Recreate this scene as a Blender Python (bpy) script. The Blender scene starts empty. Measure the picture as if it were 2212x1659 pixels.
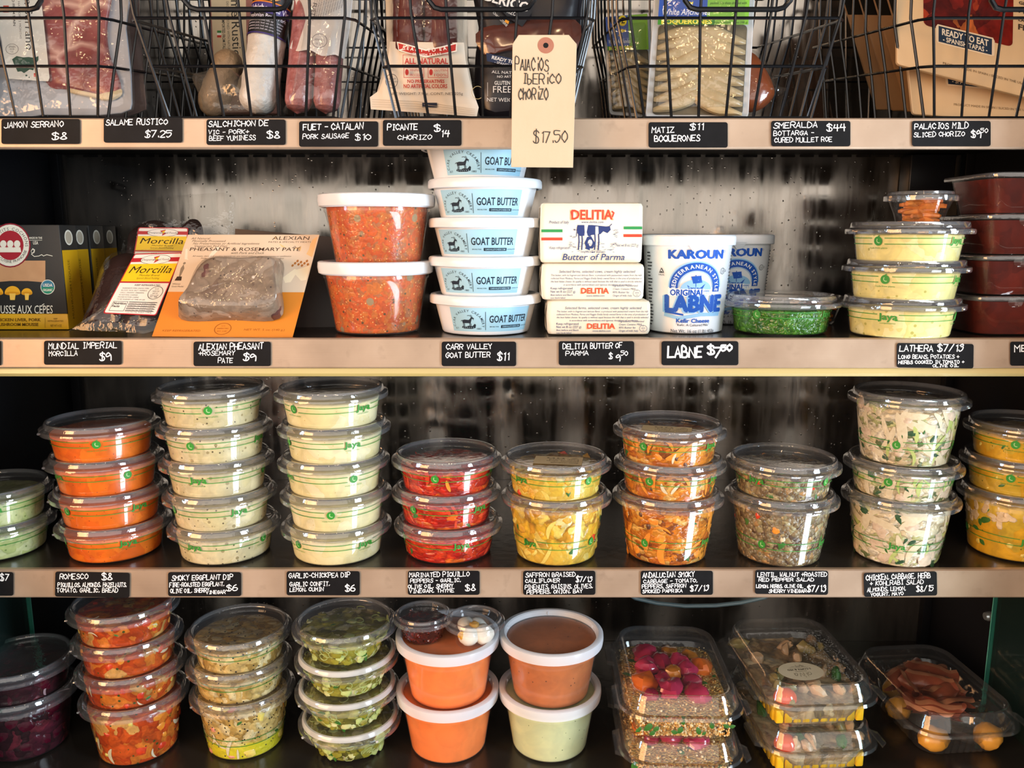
import bpy, math, random
from mathutils import Vector, Matrix, noise as mnoise
R_ = math.radians
SC = bpy.context.scene
COL = SC.collection
# ------------------------------------------------------------------ camera
F, CX, CY = 1790.0, 1106.0, 829.5
TH = R_(10.4)
CAM = Vector((0, -0.80, 1.30))
CZ = CAM.z
FW = Vector((0, math.cos(TH), -math.sin(TH)))
UP = Vector((0, math.sin(TH), math.cos(TH)))
RT = Vector((1, 0, 0))
cd = bpy.data.cameras.new('camera'); cam = bpy.data.objects.new('camera', cd); COL.objects.link(cam)
cam.location = CAM; cam.rotation_euler = (math.pi/2 - TH, 0, 0)
cd.sensor_width = 36; cd.lens = F/2212*36; cd.clip_start = 0.02
SC.camera = cam

def ray(px, py): return FW + RT*((px-CX)/F) + UP*((CY-py)/F)
def at(px, py, Y):
    d = ray(px, py); return CAM + d*((Y-CAM.y)/d.y)
def onz(px, py, Z):
    d = ray(px, py); return CAM + d*((Z-CAM.z)/d.z)
def depth(Y, Z): return (Vector((0, Y, Z))-CAM).dot(FW)
def xat(px, Y, Z): return (px-CX)/F*depth(Y, Z)

Z1, Z2, Z3, Z4 = CZ+.104, CZ-.1015, CZ-.340, CZ-.583
YB = .315

# ------------------------------------------------------------------ colours and materials
def lin(c):
    if isinstance(c, str):
        c = [int(c[i:i+2], 16)/255 for i in (0, 2, 4)]
    else: c = [v/255 for v in c]
    return tuple((v/12.92 if v <= .04045 else ((v+.055)/1.055)**2.4) for v in c)+(1,)
MATS = {}
def newmat(name):
    m = bpy.data.materials.new(name); m.use_nodes = True
    nt = m.node_tree; nt.nodes.clear()
    out = nt.nodes.new('ShaderNodeOutputMaterial')
    MATS[name] = m
    return m, nt, out
def nd(nt, typ, **kw):
    n = nt.nodes.new('ShaderNode'+typ)
    for k, v in kw.items():
        if k.startswith('i_'):
            key = k[2:]
            if key.isdigit(): key = int(key)
            else: key = key.replace('_', ' ')
            n.inputs[key].default_value = v
        else: setattr(n, k, v)
    return n
def coords(nt, scale=(1, 1, 1), rnd=True):
    tc = nd(nt, 'TexCoord'); mp = nd(nt, 'Mapping'); mp.inputs['Scale'].default_value = scale
    nt.links.new(tc.outputs['Object'], mp.inputs['Vector'])
    if rnd:
        oi = nd(nt, 'ObjectInfo'); ml = nd(nt, 'Math', operation='MULTIPLY'); ml.inputs[1].default_value = 3.7
        nt.links.new(oi.outputs['Random'], ml.inputs[0])
        cb = nd(nt, 'CombineXYZ'); nt.links.new(ml.outputs[0], cb.inputs[0]); nt.links.new(ml.outputs[0], cb.inputs[2])
        nt.links.new(cb.outputs[0], mp.inputs['Location'])
    return mp.outputs['Vector']
def ramp(nt, fac, stops, interp='LINEAR'):
    r = nd(nt, 'ValToRGB'); cr = r.color_ramp; cr.interpolation = interp
    while len(cr.elements) > 1: cr.elements.remove(cr.elements[-1])
    cr.elements[0].position = stops[0][0]; cr.elements[0].color = stops[0][1]
    for p, c in stops[1:]:
        e = cr.elements.new(p); e.color = c
    nt.links.new(fac, r.inputs[0]); return r.outputs[0]
def mixc(nt, fac, a, b, mode='MIX'):
    m = nd(nt, 'MixRGB', blend_type=mode)
    for i, v in ((0, fac), (1, a), (2, b)):
        if hasattr(v, 'links'): nt.links.new(v, m.inputs[i])
        else: m.inputs[i].default_value = v
    return m.outputs[0]

def M(name, col='808080', rough=.5, metal=0., n=None, bump=None, coat=0., spec=.5, scale=(1, 1, 1)):
    """plain procedural surface; n = (scale, second colour, contrast); bump = (scale, strength)"""
    if name in MATS: return MATS[name]
    m, nt, out = newmat(name)
    p = nd(nt, 'BsdfPrincipled'); nt.links.new(p.outputs[0], out.inputs[0])
    p.inputs['Base Color'].default_value = lin(col); p.inputs['Roughness'].default_value = rough
    p.inputs['Metallic'].default_value = metal; p.inputs['Specular IOR Level'].default_value = spec
    p.inputs['Coat Weight'].default_value = coat; p.inputs['Coat Roughness'].default_value = .08
    if n or bump: v = coords(nt, scale, False)
    if n:
        no = nd(nt, 'TexNoise', i_Scale=n[0], i_Detail=4.); nt.links.new(v, no.inputs['Vector'])
        lo, hi = .5-n[2]/2, .5+n[2]/2
        c = ramp(nt, no.outputs['Fac'], [(max(lo, 0), lin(col)), (min(hi, 1), lin(n[1]))])
        nt.links.new(c, p.inputs['Base Color'])
    if bump:
        no = nd(nt, 'TexNoise', i_Scale=bump[0], i_Detail=3.); nt.links.new(v, no.inputs['Vector'])
        b = nd(nt, 'Bump', i_Strength=bump[1], i_Distance=.002); nt.links.new(no.outputs['Fac'], b.inputs['Height'])
        nt.links.new(b.outputs[0], p.inputs['Normal'])
    return m

def ink(col):
    return M('ink '+col, col, .55, spec=.25)

def clear(name, tint=(1, 1, 1), gain=1.0, rough=.04, haze=.015, hazecol='ffffff', bump=None, ex=4.):
    """thin clear plastic wall: see-through face on, glossy at grazing angles"""
    if name in MATS: return MATS[name]
    m, nt, out = newmat(name)
    tr = nd(nt, 'BsdfTransparent'); tr.inputs[0].default_value = (*tint, 1)
    gl = nd(nt, 'BsdfGlossy', i_Roughness=rough); gl.inputs[0].default_value = (1, 1, 1, 1)
    df = nd(nt, 'BsdfDiffuse'); df.inputs[0].default_value = lin(hazecol)
    fr = nd(nt, 'LayerWeight', i_Blend=.5)
    pw = nd(nt, 'Math', operation='POWER'); pw.inputs[1].default_value = ex; nt.links.new(fr.outputs['Facing'], pw.inputs[0])
    mu = nd(nt, 'Math', operation='MULTIPLY_ADD'); mu.inputs[1].default_value = .5*gain; mu.inputs[2].default_value = .045*gain; mu.use_clamp = True
    nt.links.new(pw.outputs[0], mu.inputs[0])
    m1 = nd(nt, 'MixShader', i_Fac=haze); nt.links.new(tr.outputs[0], m1.inputs[1]); nt.links.new(df.outputs[0], m1.inputs[2])
    m2 = nd(nt, 'MixShader'); nt.links.new(mu.outputs[0], m2.inputs[0]); nt.links.new(m1.outputs[0], m2.inputs[1]); nt.links.new(gl.outputs[0], m2.inputs[2])
    if bump:
        v = coords(nt)
        no = nd(nt, 'TexNoise', i_Scale=bump[0], i_Detail=3.); nt.links.new(v, no.inputs['Vector'])
        b = nd(nt, 'Bump', i_Strength=bump[1], i_Distance=.003); nt.links.new(no.outputs['Fac'], b.inputs['Height'])
        nt.links.new(b.outputs[0], gl.inputs['Normal']); nt.links.new(b.outputs[0], fr.inputs['Normal'])
    nt.links.new(m2.outputs[0], out.inputs[0])
    return m

def food(name, cols, scale=90., warp=.35, stretch=(1, 1, 1), flecks=(), rough=.28, bump=.35, shade=.35, layers=None, spec=.5):
    """cut food: random cells of several colours (weights follow list order), flecks and bump"""
    if name in MATS: return MATS[name]
    m, nt, out = newmat(name); L = nt.links.new
    p = nd(nt, 'BsdfPrincipled'); L(p.outputs[0], out.inputs[0])
    p.inputs['Roughness'].default_value = rough; p.inputs['Specular IOR Level'].default_value = spec
    v = coords(nt, stretch)
    no = nd(nt, 'TexNoise', i_Scale=scale*.55, i_Detail=3.); L(v, no.inputs['Vector'])
    sub = nd(nt, 'VectorMath', operation='SUBTRACT'); L(no.outputs['Color'], sub.inputs[0]); sub.inputs[1].default_value = (.5, .5, .5)
    sc_ = nd(nt, 'VectorMath', operation='SCALE'); L(sub.outputs[0], sc_.inputs[0]); sc_.inputs['Scale'].default_value = warp*2.2/scale*2
    ad = nd(nt, 'VectorMath', operation='ADD'); L(v, ad.inputs[0]); L(sc_.outputs[0], ad.inputs[1])
    vo = nd(nt, 'TexVoronoi', i_Scale=scale); L(ad.outputs[0], vo.inputs['Vector'])
    sep = nd(nt, 'SeparateColor'); L(vo.outputs['Color'], sep.inputs[0])
    tot = sum(w for w, c in cols); acc = 0; st = []
    for w, c in cols: st.append((acc/tot, lin(c))); acc += w
    c = ramp(nt, sep.outputs[0], st, 'CONSTANT')
    # soft inner shading
    n2 = nd(nt, 'TexNoise', i_Scale=scale*1.6, i_Detail=4.); L(ad.outputs[0], n2.inputs['Vector'])
    sh = ramp(nt, n2.outputs['Fac'], [(.3, (1-shade, 1-shade, 1-shade, 1)), (.65, (1.12, 1.1, 1.05, 1))])
    c = mixc(nt, 1., c, sh, 'MULTIPLY')
    ed = ramp(nt, vo.outputs['Distance'], [(.45, (1, 1, 1, 1)), (.95, (1-shade, 1-shade*1.05, 1-shade*1.1, 1))])
    c = mixc(nt, 1., c, ed, 'MULTIPLY')
    for (fc, fs, thr) in flecks:
        vf = nd(nt, 'TexVoronoi', i_Scale=fs); L(v, vf.inputs['Vector'])
        f = ramp(nt, vf.outputs['Distance'], [(thr*.8, (1, 1, 1, 1)), (thr, (0, 0, 0, 1))])
        s2 = nd(nt, 'SeparateColor'); L(vf.outputs['Color'], s2.inputs[0])
        g = ramp(nt, s2.outputs[1], [(0, (0, 0, 0, 1)), (.5, (1, 1, 1, 1))], 'CONSTANT')
        f = mixc(nt, 1., f, g, 'MULTIPLY')
        c = mixc(nt, f, c, lin(fc))
    if layers:   # oil or broth settled under this height (object z), colour, softness
        zc, lc, amt = layers
        tc = nd(nt, 'TexCoord'); sx = nd(nt, 'SeparateXYZ'); L(tc.outputs['Object'], sx.inputs[0])
        n3 = nd(nt, 'TexNoise', i_Scale=60., i_Detail=3.); L(v, n3.inputs['Vector'])
        ma = nd(nt, 'Math', operation='MULTIPLY_ADD'); L(n3.outputs['Fac'], ma.inputs[0]); ma.inputs[1].default_value = .012; L(sx.outputs[2], ma.inputs[2])
        f = ramp(nt, ma.outputs[0], [(zc+.004, (amt, amt, amt, 1)), (zc+.008, (0, 0, 0, 1))])
        c = mixc(nt, f, c, lin(lc))
    L(c, p.inputs['Base Color'])
    b = nd(nt, 'Bump', i_Strength=bump, i_Distance=.003, invert=True); L(vo.outputs['Distance'], b.inputs['Height'])
    L(b.outputs[0], p.inputs['Normal'])
    return m

# ------------------------------------------------------------------ mesh building
class G:
    def __init__(s): s.v = []; s.f = []; s.m = []; s.mats = []
    def mi(s, mat):
        if mat not in s.mats: s.mats.append(mat)
        return s.mats.index(mat)
    def add(s, vs, fs, mat):
        o = len(s.v); k = s.mi(mat)
        s.v += [Vector(p) for p in vs]
        for f in fs: s.f.append(tuple(i+o for i in f)); s.m.append(k)
        return s
    def mesh(s, name, off=None, sharp=35, smooth=True):
        me = bpy.data.meshes.new(name)
        vs = s.v if off is None else [p-off for p in s.v]
        me.from_pydata([tuple(p) for p in vs], [], s.f)
        for mt in s.mats: me.materials.append(mt)
        me.polygons.foreach_set('material_index', s.m)
        me.polygons.foreach_set('use_smooth', [smooth]*len(s.f))
        me.validate(); me.update()
        if smooth and sharp < 180: me.set_sharp_from_angle(angle=R_(sharp))
        return me
    # shapes
    def box(s, a, b, mat, bev=0.):
        (x0, y0, z0), (x1, y1, z1) = a, b
        if bev <= 0:
            vs = [(x, y, z) for z in (z0, z1) for y in (y0, y1) for x in (x0, x1)]
            return s.add(vs, [(0, 2, 3, 1), (4, 5, 7, 6), (0, 1, 5, 4), (2, 6, 7, 3), (0, 4, 6, 2), (1, 3, 7, 5)], mat)
        return s.loft([[Vector((x, y, z)) for x, y in rrect((x0+x1)/2, (y0+y1)/2, x1-x0-2*i, y1-y0-2*i, max(bev-i, bev*.4), 3)]
                       for z, i in ((z0, bev), (z0+bev*.35, bev*.3), (z0+bev, 0), (z1-bev, 0), (z1-bev*.35, bev*.3), (z1, bev))], mat, True, True)
    def loft(s, rings, mat, cap0=False, cap1=False, closed=True):
        n = len(rings[0]); vs = [p for r in rings for p in r]; fs = []
        for i in range(len(rings)-1):
            for j in range(n if closed else n-1):
                k = (j+1) % n
                fs.append((i*n+j, i*n+k, (i+1)*n+k, (i+1)*n+j))
        if cap0: fs.append(tuple(range(n-1, -1, -1)))
        if cap1: fs.append(tuple((len(rings)-1)*n+j for j in range(n)))
        return s.add(vs, fs, mat)
    def lathe(s, prof, mat, seg=56, c=(0, 0, 0), wob=None):
        rings = []; cap0 = cap1 = False
        if prof[0][0] <= 1e-6: cap0 = True; prof = prof[1:]
        if prof[-1][0] <= 1e-6: cap1 = True; prof = prof[:-1]
        for r, z in prof:
            ring = []
            for j in range(seg):
                a = 2*math.pi*j/seg
                p = Vector((c[0]+r*math.cos(a), c[1]+r*math.sin(a), c[2]+z))
                if wob: p = wob(p)
                ring.append(p)
            rings.append(ring)
        return s.loft(rings, mat, cap0, cap1)
    def tube(s, pts, r, mat, seg=8, closed=False, cap=True, rads=None):
        pts = [Vector(p) for p in pts]; n = len(pts); rings = []
        up = Vector((0, 0, 1)); prev = None
        for i, p in enumerate(pts):
            a = pts[(i-1) % n] if (closed or i > 0) else p
            b = pts[(i+1) % n] if (closed or i < n-1) else p
            t = (b-a).normalized()
            if prev is None:
                u = t.cross(up)
                if u.length < 1e-3: u = t.cross(Vector((1, 0, 0)))
                u.normalize()
            else: u = (prev - t*prev.dot(t)).normalized()
            prev = u; w = t.cross(u)
            rr = r if rads is None else rads[i]
            rings.append([p+(u*math.cos(2*math.pi*k/seg)+w*math.sin(2*math.pi*k/seg))*rr for k in range(seg)])
        if closed: rings.append(rings[0])
        return s.loft(rings, mat, cap and not closed, cap and not closed)
    def blob(s, c, rad, mat, seed=0, amp=.2, rot=None, u=8, v=6, freq=1.5):
        rng = random.Random(seed); o = Vector((rng.random()*50, rng.random()*50, rng.random()*50))
        rings = []; c = Vector(c); rot = rot or Matrix.Identity(3)
        top = bot = None
        for i in range(v+1):
            ph = -math.pi/2+math.pi*i/v
            ring = []
            for j in range(u):
                a = 2*math.pi*j/u
                d = Vector((math.cos(ph)*math.cos(a), math.cos(ph)*math.sin(a), math.sin(ph)))
                k = 1+amp*mnoise.noise(d*freq+o)
                ring.append(c+rot @ Vector((d.x*rad[0]*k, d.y*rad[1]*k, d.z*rad[2]*k)))
            rings.append(ring)
        return s.loft(rings, mat, True, True)

def rrect(cx, cy, w, l, rad, n=5):
    rad = min(rad, w/2-1e-5, l/2-1e-5); out = []
    for (sx, sy, a0) in ((1, 1, 0), (-1, 1, 90), (-1, -1, 180), (1, -1, 270)):
        for i in range(n+1):
            a = R_(a0+90*i/n)
            out.append((cx+sx*(w/2-rad)+rad*math.cos(a), cy+sy*(l/2-rad)+rad*math.sin(a)))
    return out
def rmat(rng):
    return Matrix.Rotation(rng.uniform(0, 6.28), 3, 'X') @ Matrix.Rotation(rng.uniform(0, 6.28), 3, 'Y') @ Matrix.Rotation(rng.uniform(0, 6.28), 3, 'Z')

# ------------------------------------------------------------------ objects
def thing(name, label, cat, loc=(0, 0, 0), group=None, rot=(0, 0, 0)):
    o = bpy.data.objects.new(name, None); o.empty_display_size = .02; COL.objects.link(o)
    o.location = loc; o.rotation_euler = rot
    o['label'] = label; o['category'] = cat
    if group: o['group'] = group
    return o
def part(name, g, parent, world=False, label=None, kind=None, sharp=35, smooth=True, rot=None):
    me = g if isinstance(g, bpy.types.Mesh) else g.mesh(name, Vector(parent['_l']) if False else (Vector(wl(parent)) if world else None), sharp, smooth)
    o = bpy.data.objects.new(name, me); COL.objects.link(o); o.parent = parent
    if label: o['label'] = label
    if kind: o['kind'] = kind
    if rot: o.rotation_euler = rot
    return o
def wl(o):
    v = Vector(o.location)
    while o.parent: o = o.parent; v += o.location
    return v
def solo(name, g, label, cat, loc, group=None, sharp=35):
    o = bpy.data.objects.new(name, g.mesh(name, Vector(loc), sharp)); COL.objects.link(o); o.location = loc
    o['label'] = label; o['category'] = cat
    if group: o['group'] = group
    return o
def struct(name, g, parent=None, sharp=35):
    o = bpy.data.objects.new(name, g.mesh(name, None, sharp)); COL.objects.link(o); o['kind'] = 'structure'
    if parent: o.parent = parent
    return o

# ------------------------------------------------------------------ lettering
_tc = {}
def bfont(s, bold=0., res=2):
    key = (s, bold, res)
    if key in _tc: return _tc[key]
    cu = bpy.data.curves.new('t', 'FONT'); cu.body = s; cu.resolution_u = res; cu.offset = bold; cu.fill_mode = 'FRONT'
    ob = bpy.data.objects.new('t', cu)
    me = bpy.data.meshes.new_from_object(ob)
    vs = [(v.co.x, v.co.y) for v in me.vertices]; fs = [tuple(p.vertices) for p in me.polygons]
    bpy.data.objects.remove(ob); bpy.data.curves.remove(cu); bpy.data.meshes.remove(me)
    if vs:
        x0 = min(v[0] for v in vs); vs = [(v[0]-x0, v[1]) for v in vs]
    _tc[key] = (vs, fs); return _tc[key]
_h = bfont('H'); CAPH = max(v[1] for v in _h[0])

GL = {'A': '00 26 40,12 32', 'B': '00 06 26 35 34 23 03,23 33 42 41 30 00', 'C': '44 35 26 15 04 02 11 20 31 41', 'D': '00 06 26 44 42 20 00',
 'E': '46 06 00 40,03 33', 'F': '46 06 00,03 33', 'G': '45 26 15 04 02 11 20 31 42 43 23', 'H': '06 00,46 40,03 43', 'I': '16 36,26 20,10 30', 'J': '46 41 30 10 01',
 'K': '06 00,46 03 40', 'L': '06 00 40', 'M': '00 06 23 46 40', 'N': '00 06 40 46', 'O': '26 15 04 02 11 20 31 42 44 35 26', 'P': '00 06 36 45 44 33 03',
 'Q': '26 04 02 20 42 44 26,21 40', 'R': '00 06 36 45 44 33 03,23 40', 'S': '45 36 26 15 14 23 33 42 41 30 10 01', 'T': '06 46,26 20', 'U': '06 02 10 30 42 46',
 'V': '06 20 46', 'W': '06 10 24 30 46', 'X': '06 40,46 00', 'Y': '06 23 46,23 20', 'Z': '06 46 00 40',
 '0': '26 15 04 02 11 20 31 42 44 35 26', '1': '15 26 20', '2': '05 16 36 44 00 40', '3': '15 36 45 34 24 34 43 31 10 01', '4': '16 03 43,36 30', '5': '46 06 04 34 43 31 10 01',
 '6': '36 15 03 01 10 30 41 42 33 13 02', '7': '06 46 10', '8': '23 35 26 15 23 41 20 01 23', '9': '44 26 04 13 44 40', '$': '45 36 16 05 14 33 42 41 30 10 01,27 20',
 '+': '21 25,03 43', '-': '03 33', ',': '11 00', '.': '10 11', '/': '46 00', "'": '26 25', 'i': '24 20,26 27', 'b': '06 00 20 32 23 03', 'h': '06 00,02 24 33 30',
 'e': '03 32 24 14 02 11 30,35 26', 'c': '33 24 13 01 10 30', 'o': '24 03 01 10 31 33 24', 'r': '04 00,02 13 33', 'a': '33 24 13 01 10 31 33,33 30', 'l': '06 00',
 ':': '11 12,13 14', '(': '26 14 12 20', ')': '06 14 12 00', '&': '40 04 16 24 02 10 30 42', 'É': '46 06 00 40,03 33,27 38'}
CURVY = set('BCDGJOPQRSU0235689$ehcobra&')
def stroke(s, rng, jit=.15):
    """handwriting: list of polylines in units where the cap height is 6"""
    out = []; x = 0.
    for ch in s:
        if ch == ' ': x += 3.4; continue
        g = GL.get(ch) or GL.get(ch.upper()) or '00'
        xm = 0; sh = rng.uniform(-.03, .12); dy = rng.uniform(-.25, .25); k = rng.uniform(.9, 1.06)
        for st in g.split(','):
            pts = [(int(t[0]), int(t[1])) for t in st.split()]
            xm = max(xm, max(p[0] for p in pts))
            pts = [(p[0]+rng.uniform(-jit, jit), p[1]*k+rng.uniform(-jit, jit)+dy) for p in pts]
            if ch in CURVY and len(pts) > 3:
                q = []
                for i in range(len(pts)-1):
                    p0, p1, p2, p3 = pts[max(i-1, 0)], pts[i], pts[i+1], pts[min(i+2, len(pts)-1)]
                    for t in (0, .34, .67):
                        q.append(tuple(.5*((2*p1[d])+(-p0[d]+p2[d])*t+(2*p0[d]-5*p1[d]+4*p2[d]-p3[d])*t*t+(-p0[d]+3*p1[d]-3*p2[d]+p3[d])*t**3) for d in (0, 1)))
                q.append(pts[-1]); pts = q
            out.append([(x+p[0]+sh*p[1], p[1]) for p in pts])
        x += xm+1.3
    return out

class Art:
    """flat print built up in layers; units are free, y runs DOWN; bake() lays it on a surface"""
    def __init__(s): s.it = []; s.n = 0
    def add(s, vs, fs, col):
        s.n += 1; s.it.append((vs, fs, col, s.n)); return s
    def poly(s, pts, col): return s.add(list(pts), [tuple(range(len(pts)))], col)
    def rect(s, x0, y0, x1, y1, col, nx=1, ny=1):
        vs = [(x0+(x1-x0)*i/nx, y0+(y1-y0)*j/ny) for j in range(ny+1) for i in range(nx+1)]
        fs = [(j*(nx+1)+i, j*(nx+1)+i+1, (j+1)*(nx+1)+i+1, (j+1)*(nx+1)+i) for j in range(ny) for i in range(nx)]
        return s.add(vs, fs, col)
    def rr(s, x0, y0, x1, y1, r, col): return s.poly(rrect((x0+x1)/2, (y0+y1)/2, x1-x0, y1-y0, r, 4), col)
    def disc(s, cx, cy, rx, ry, col, n=28, a0=0, a1=360):
        pts = [(cx+rx*math.cos(R_(a0+(a1-a0)*i/n)), cy+ry*math.sin(R_(a0+(a1-a0)*i/n))) for i in range(n+(0 if a1-a0 == 360 else 1))]
        return s.poly(pts, col)
    def ring(s, cx, cy, r0, r1, col, a0=0, a1=360, n=32, ry=1.):
        vs = []; fs = []
        for i in range(n+1):
            a = R_(a0+(a1-a0)*i/n)
            vs += [(cx+r0*math.cos(a), cy+r0*ry*math.sin(a)), (cx+r1*math.cos(a), cy+r1*ry*math.sin(a))]
            if i: fs.append((2*i-2, 2*i-1, 2*i+1, 2*i))
        return s.add(vs, fs, col)
    def line(s, pts, w, col):
        """mitred flat ribbon"""
        q = [pts[0]]
        for p_ in pts[1:]:
            if math.hypot(p_[0]-q[-1][0], p_[1]-q[-1][1]) > 1e-6: q.append(p_)
        if len(q) < 2: return s.disc(q[0][0], q[0][1], w*.6, w*.6, col, 6)
        n = len(q); vs = []; fs = []; D = []
        for i in range(n-1):
            dx, dy = q[i+1][0]-q[i][0], q[i+1][1]-q[i][1]; L = math.hypot(dx, dy); D.append((dx/L, dy/L))
        for i in range(n):
            a = D[max(i-1, 0)]; b = D[min(i, n-2)]
            nx, ny = -(a[1]+b[1]), a[0]+b[0]; L = math.hypot(nx, ny)
            if L < .5:      # sharp turn
                nx, ny, L = -a[1], a[0], 1.
            m = 1/max(.55, L/2) if L != 1. else 1.
            nx, ny = nx/L*m*w/2, ny/L*m*w/2
            ex = w*.35*(-1 if i == 0 else 1 if i == n-1 else 0); dd = D[0] if i == 0 else D[-1]
            px, py = q[i][0]+dd[0]*ex, q[i][1]+dd[1]*ex
            vs += [(px+nx, py+ny), (px-nx, py-ny)]
            if i: fs.append((2*i-2, 2*i-1, 2*i+1, 2*i))
        return s.add(vs, fs, col)
    def text(s, t, x, y, h, col, w=None, bold=0., it=0., al='l', rot=0, sx=.92):
        """x,y = left (or centre/right) of the baseline, h = cap height, w = squeeze to this width"""
        b = min(bold, .016); extra = max(0, bold-.016)
        vs, fs = bfont(t, b); k = h/CAPH
        if not vs: return s
        W = max(v[0] for v in vs)*k
        kx = (w/W if w else sx)
        W *= kx; ox = {'l': 0, 'c': -W/2, 'r': -W}[al]
        ca, sa = math.cos(R_(rot)), math.sin(R_(rot)); o = []
        e = extra
        for dx, dy in ([(0, 0)] if not e else [(-e, 0), (e, 0), (0, e*.6), (0, -e*.6)]):
            o = []
            for vx, vy in vs:
                X = ox+(vx+dx)*k*kx+vy*k*it; Y = -(vy+dy)*k
                o.append((x+X*ca-Y*sa, y+X*sa+Y*ca))
            s.add(o, fs, col)
        return s
    def arc(s, t, cx, cy, r, h, col, mid=-90, bold=0., sp=1.1, inner=False):
        ws = []
        for ch in t:
            vs, fs = bfont(ch, bold) if ch != ' ' else ([], [])
            ws.append((max([v[0] for v in vs], default=CAPH*.5)*h/CAPH+h*.16)*sp)
        tot = sum(ws); d = -tot/2
        for ch, w in zip(t, ws):
            a = (d+w/2)/r; d += w
            if ch == ' ': continue
            ang = R_(mid)+(a if not inner else -a)
            rot = math.degrees(ang)+(90 if not inner else -90)
            s.text(ch, cx+r*math.cos(ang), cy+r*math.sin(ang), h, col, bold=bold, al='c', rot=rot, sx=1)
        return s
    def hand(s, t, x, y, h, col, w=None, lw=None, seed=1, slope=0.):
        rng = random.Random(seed+len(t)*7); st = stroke(t, rng); k = h/6.
        W = max(p[0] for q in st for p in q)*k or 1; kx = w/W if w else .9
        for q in st: s.line([(x+p[0]*k*kx, y-p[1]*k+p[0]*k*kx*slope) for p in q], lw or h*.16, col)
        return s
    def scale(s, fn):
        s.it = [([fn(*v) for v in vs], fs, c, n) for vs, fs, c, n in s.it]; return s
    def tess(s, mx):
        """split big faces so the print hugs a curved wall"""
        from mathutils.geometry import tessellate_polygon
        out = []
        for vs, fs, col, n in s.it:
            tris = []
            for f in fs:
                P = [vs[i] for i in f]
                if len(P) == 3: tris.append(P)
                elif len(P) == 4 and len(fs) > 1: tris += [[P[0], P[1], P[2]], [P[0], P[2], P[3]]]
                else: tris += [[P[i] for i in t] for t in tessellate_polygon([[Vector((a, b, 0)) for a, b in P]])]
            V = []; Fs = []
            while tris:
                t = tris.pop(); L = [math.hypot(t[i][0]-t[(i+1) % 3][0], t[i][1]-t[(i+1) % 3][1]) for i in range(3)]
                m = max(L)
                if m > mx:
                    i = L.index(m); a, b, c = t[i], t[(i+1) % 3], t[(i+2) % 3]; h = ((a[0]+b[0])/2, (a[1]+b[1])/2)
                    tris += [[a, h, c], [h, b, c]]
                else:
                    k = len(V); V += t; Fs.append((k, k+1, k+2))
            out.append((V, Fs, col, n))
        s.it = out; return s
    def bake(s, fn, g=None, off=.0002, step=.000004):
        g = g or G()
        for vs, fs, col, n in s.it:
            g.add([fn(v[0], v[1], off+n*step) for v in vs], fs, col if not isinstance(col, str) else ink(col))
        return g
def quad(a, b, c, d, w, h):
    """bilinear map of a w x h sheet onto picture-frame corners TL,TR,BR,BL"""
    def f(x, y):
        u, v = x/w, y/h
        return tuple((a[i]*(1-u)+b[i]*u)*(1-v)+(d[i]*(1-u)+c[i]*u)*v for i in (0, 1))
    return f
def plane(px, py, Y, tilt=0., yaw=0.):
    """upright board through a point, leaning back by tilt, turned by yaw; returns map(px,py,off)"""
    P0 = at(px, py, Y); t, w = R_(tilt), R_(yaw)
    n = Vector((math.sin(w)*math.cos(t), -math.cos(w)*math.cos(t), math.sin(t)))
    def f(x, y, off=0.):
        d = ray(x, y); return CAM+d*((P0+n*off-CAM).dot(n)/d.dot(n))
    f.n = n; f.p0 = P0
    return f
def cone(rt, zt, rb, zb, u=1., ang0=0.):
    """map (u along the wall, v = height from the base) in metres*u onto a cone wall facing -Y"""
    def f(x, y, off=0.):
        z = y*u; k = (z-zb)/(zt-zb); r = rb+(rt-rb)*k+off
        a = ang0+x*u/((rt+rb)/2)
        return Vector((r*math.sin(a), -r*math.cos(a), z))
    return f
def slab(g, outline, fn, mat, thick, off=0., bev=.0006, side=None):
    cx = sum(p[0] for p in outline)/len(outline); cy = sum(p[1] for p in outline)/len(outline)
    sh = lambda k: [(cx+(x-cx)*k, cy+(y-cy)*k) for x, y in outline]
    n = fn.n
    rings = [[fn(x, y, off)-n*thick for x, y in outline], [fn(x, y, off)-n*bev for x, y in outline], [fn(x, y, off) for x, y in sh(.992)]]
    g.loft(rings[:2], side or mat, True, False); g.loft(rings[1:], mat, False, True)
    return g
def dome(g, outline, fn, mat, t, rings=8, pw=2.2, off=0., amp=0., fr=60., seed=0, back=True, cxy=None):
    """bulging blob on a board, from an outline"""
    cx, cy = cxy or (sum(p[0] for p in outline)/len(outline), sum(p[1] for p in outline)/len(outline))
    R = []
    for i in range(rings+1):
        k = 1-i/rings; k = max(k, .001)
        h = t*max(0, 1-k**pw)**.5
        ring = []
        for x, y in outline:
            X, Y = cx+(x-cx)*k, cy+(y-cy)*k
            p = fn(X, Y, off+h)
            if amp: p = fn(X, Y, off+max(h+amp*mnoise.noise(p*fr+Vector((seed, 0, 0)))*min(1, (1-k)*4), .0002))
            ring.append(p)
        R.append(ring)
    g.loft(R, mat, False, True)
    if back: g.add([fn(x, y, off) for x, y in outline], [tuple(range(len(outline)))], mat)
    return g
def smoothpoly(pts, n=4):
    out = []; N = len(pts)
    for i in range(N):
        p0, p1, p2, p3 = pts[i-1], pts[i], pts[(i+1) % N], pts[(i+2) % N]
        for k in range(n):
            t = k/n
            out.append(tuple(.5*((2*p1[d])+(-p0[d]+p2[d])*t+(2*p0[d]-5*p1[d]+4*p2[d]-p3[d])*t*t+(-p0[d]+3*p1[d]-3*p2[d]+p3[d])*t**3) for d in (0, 1)))
    return out
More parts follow.
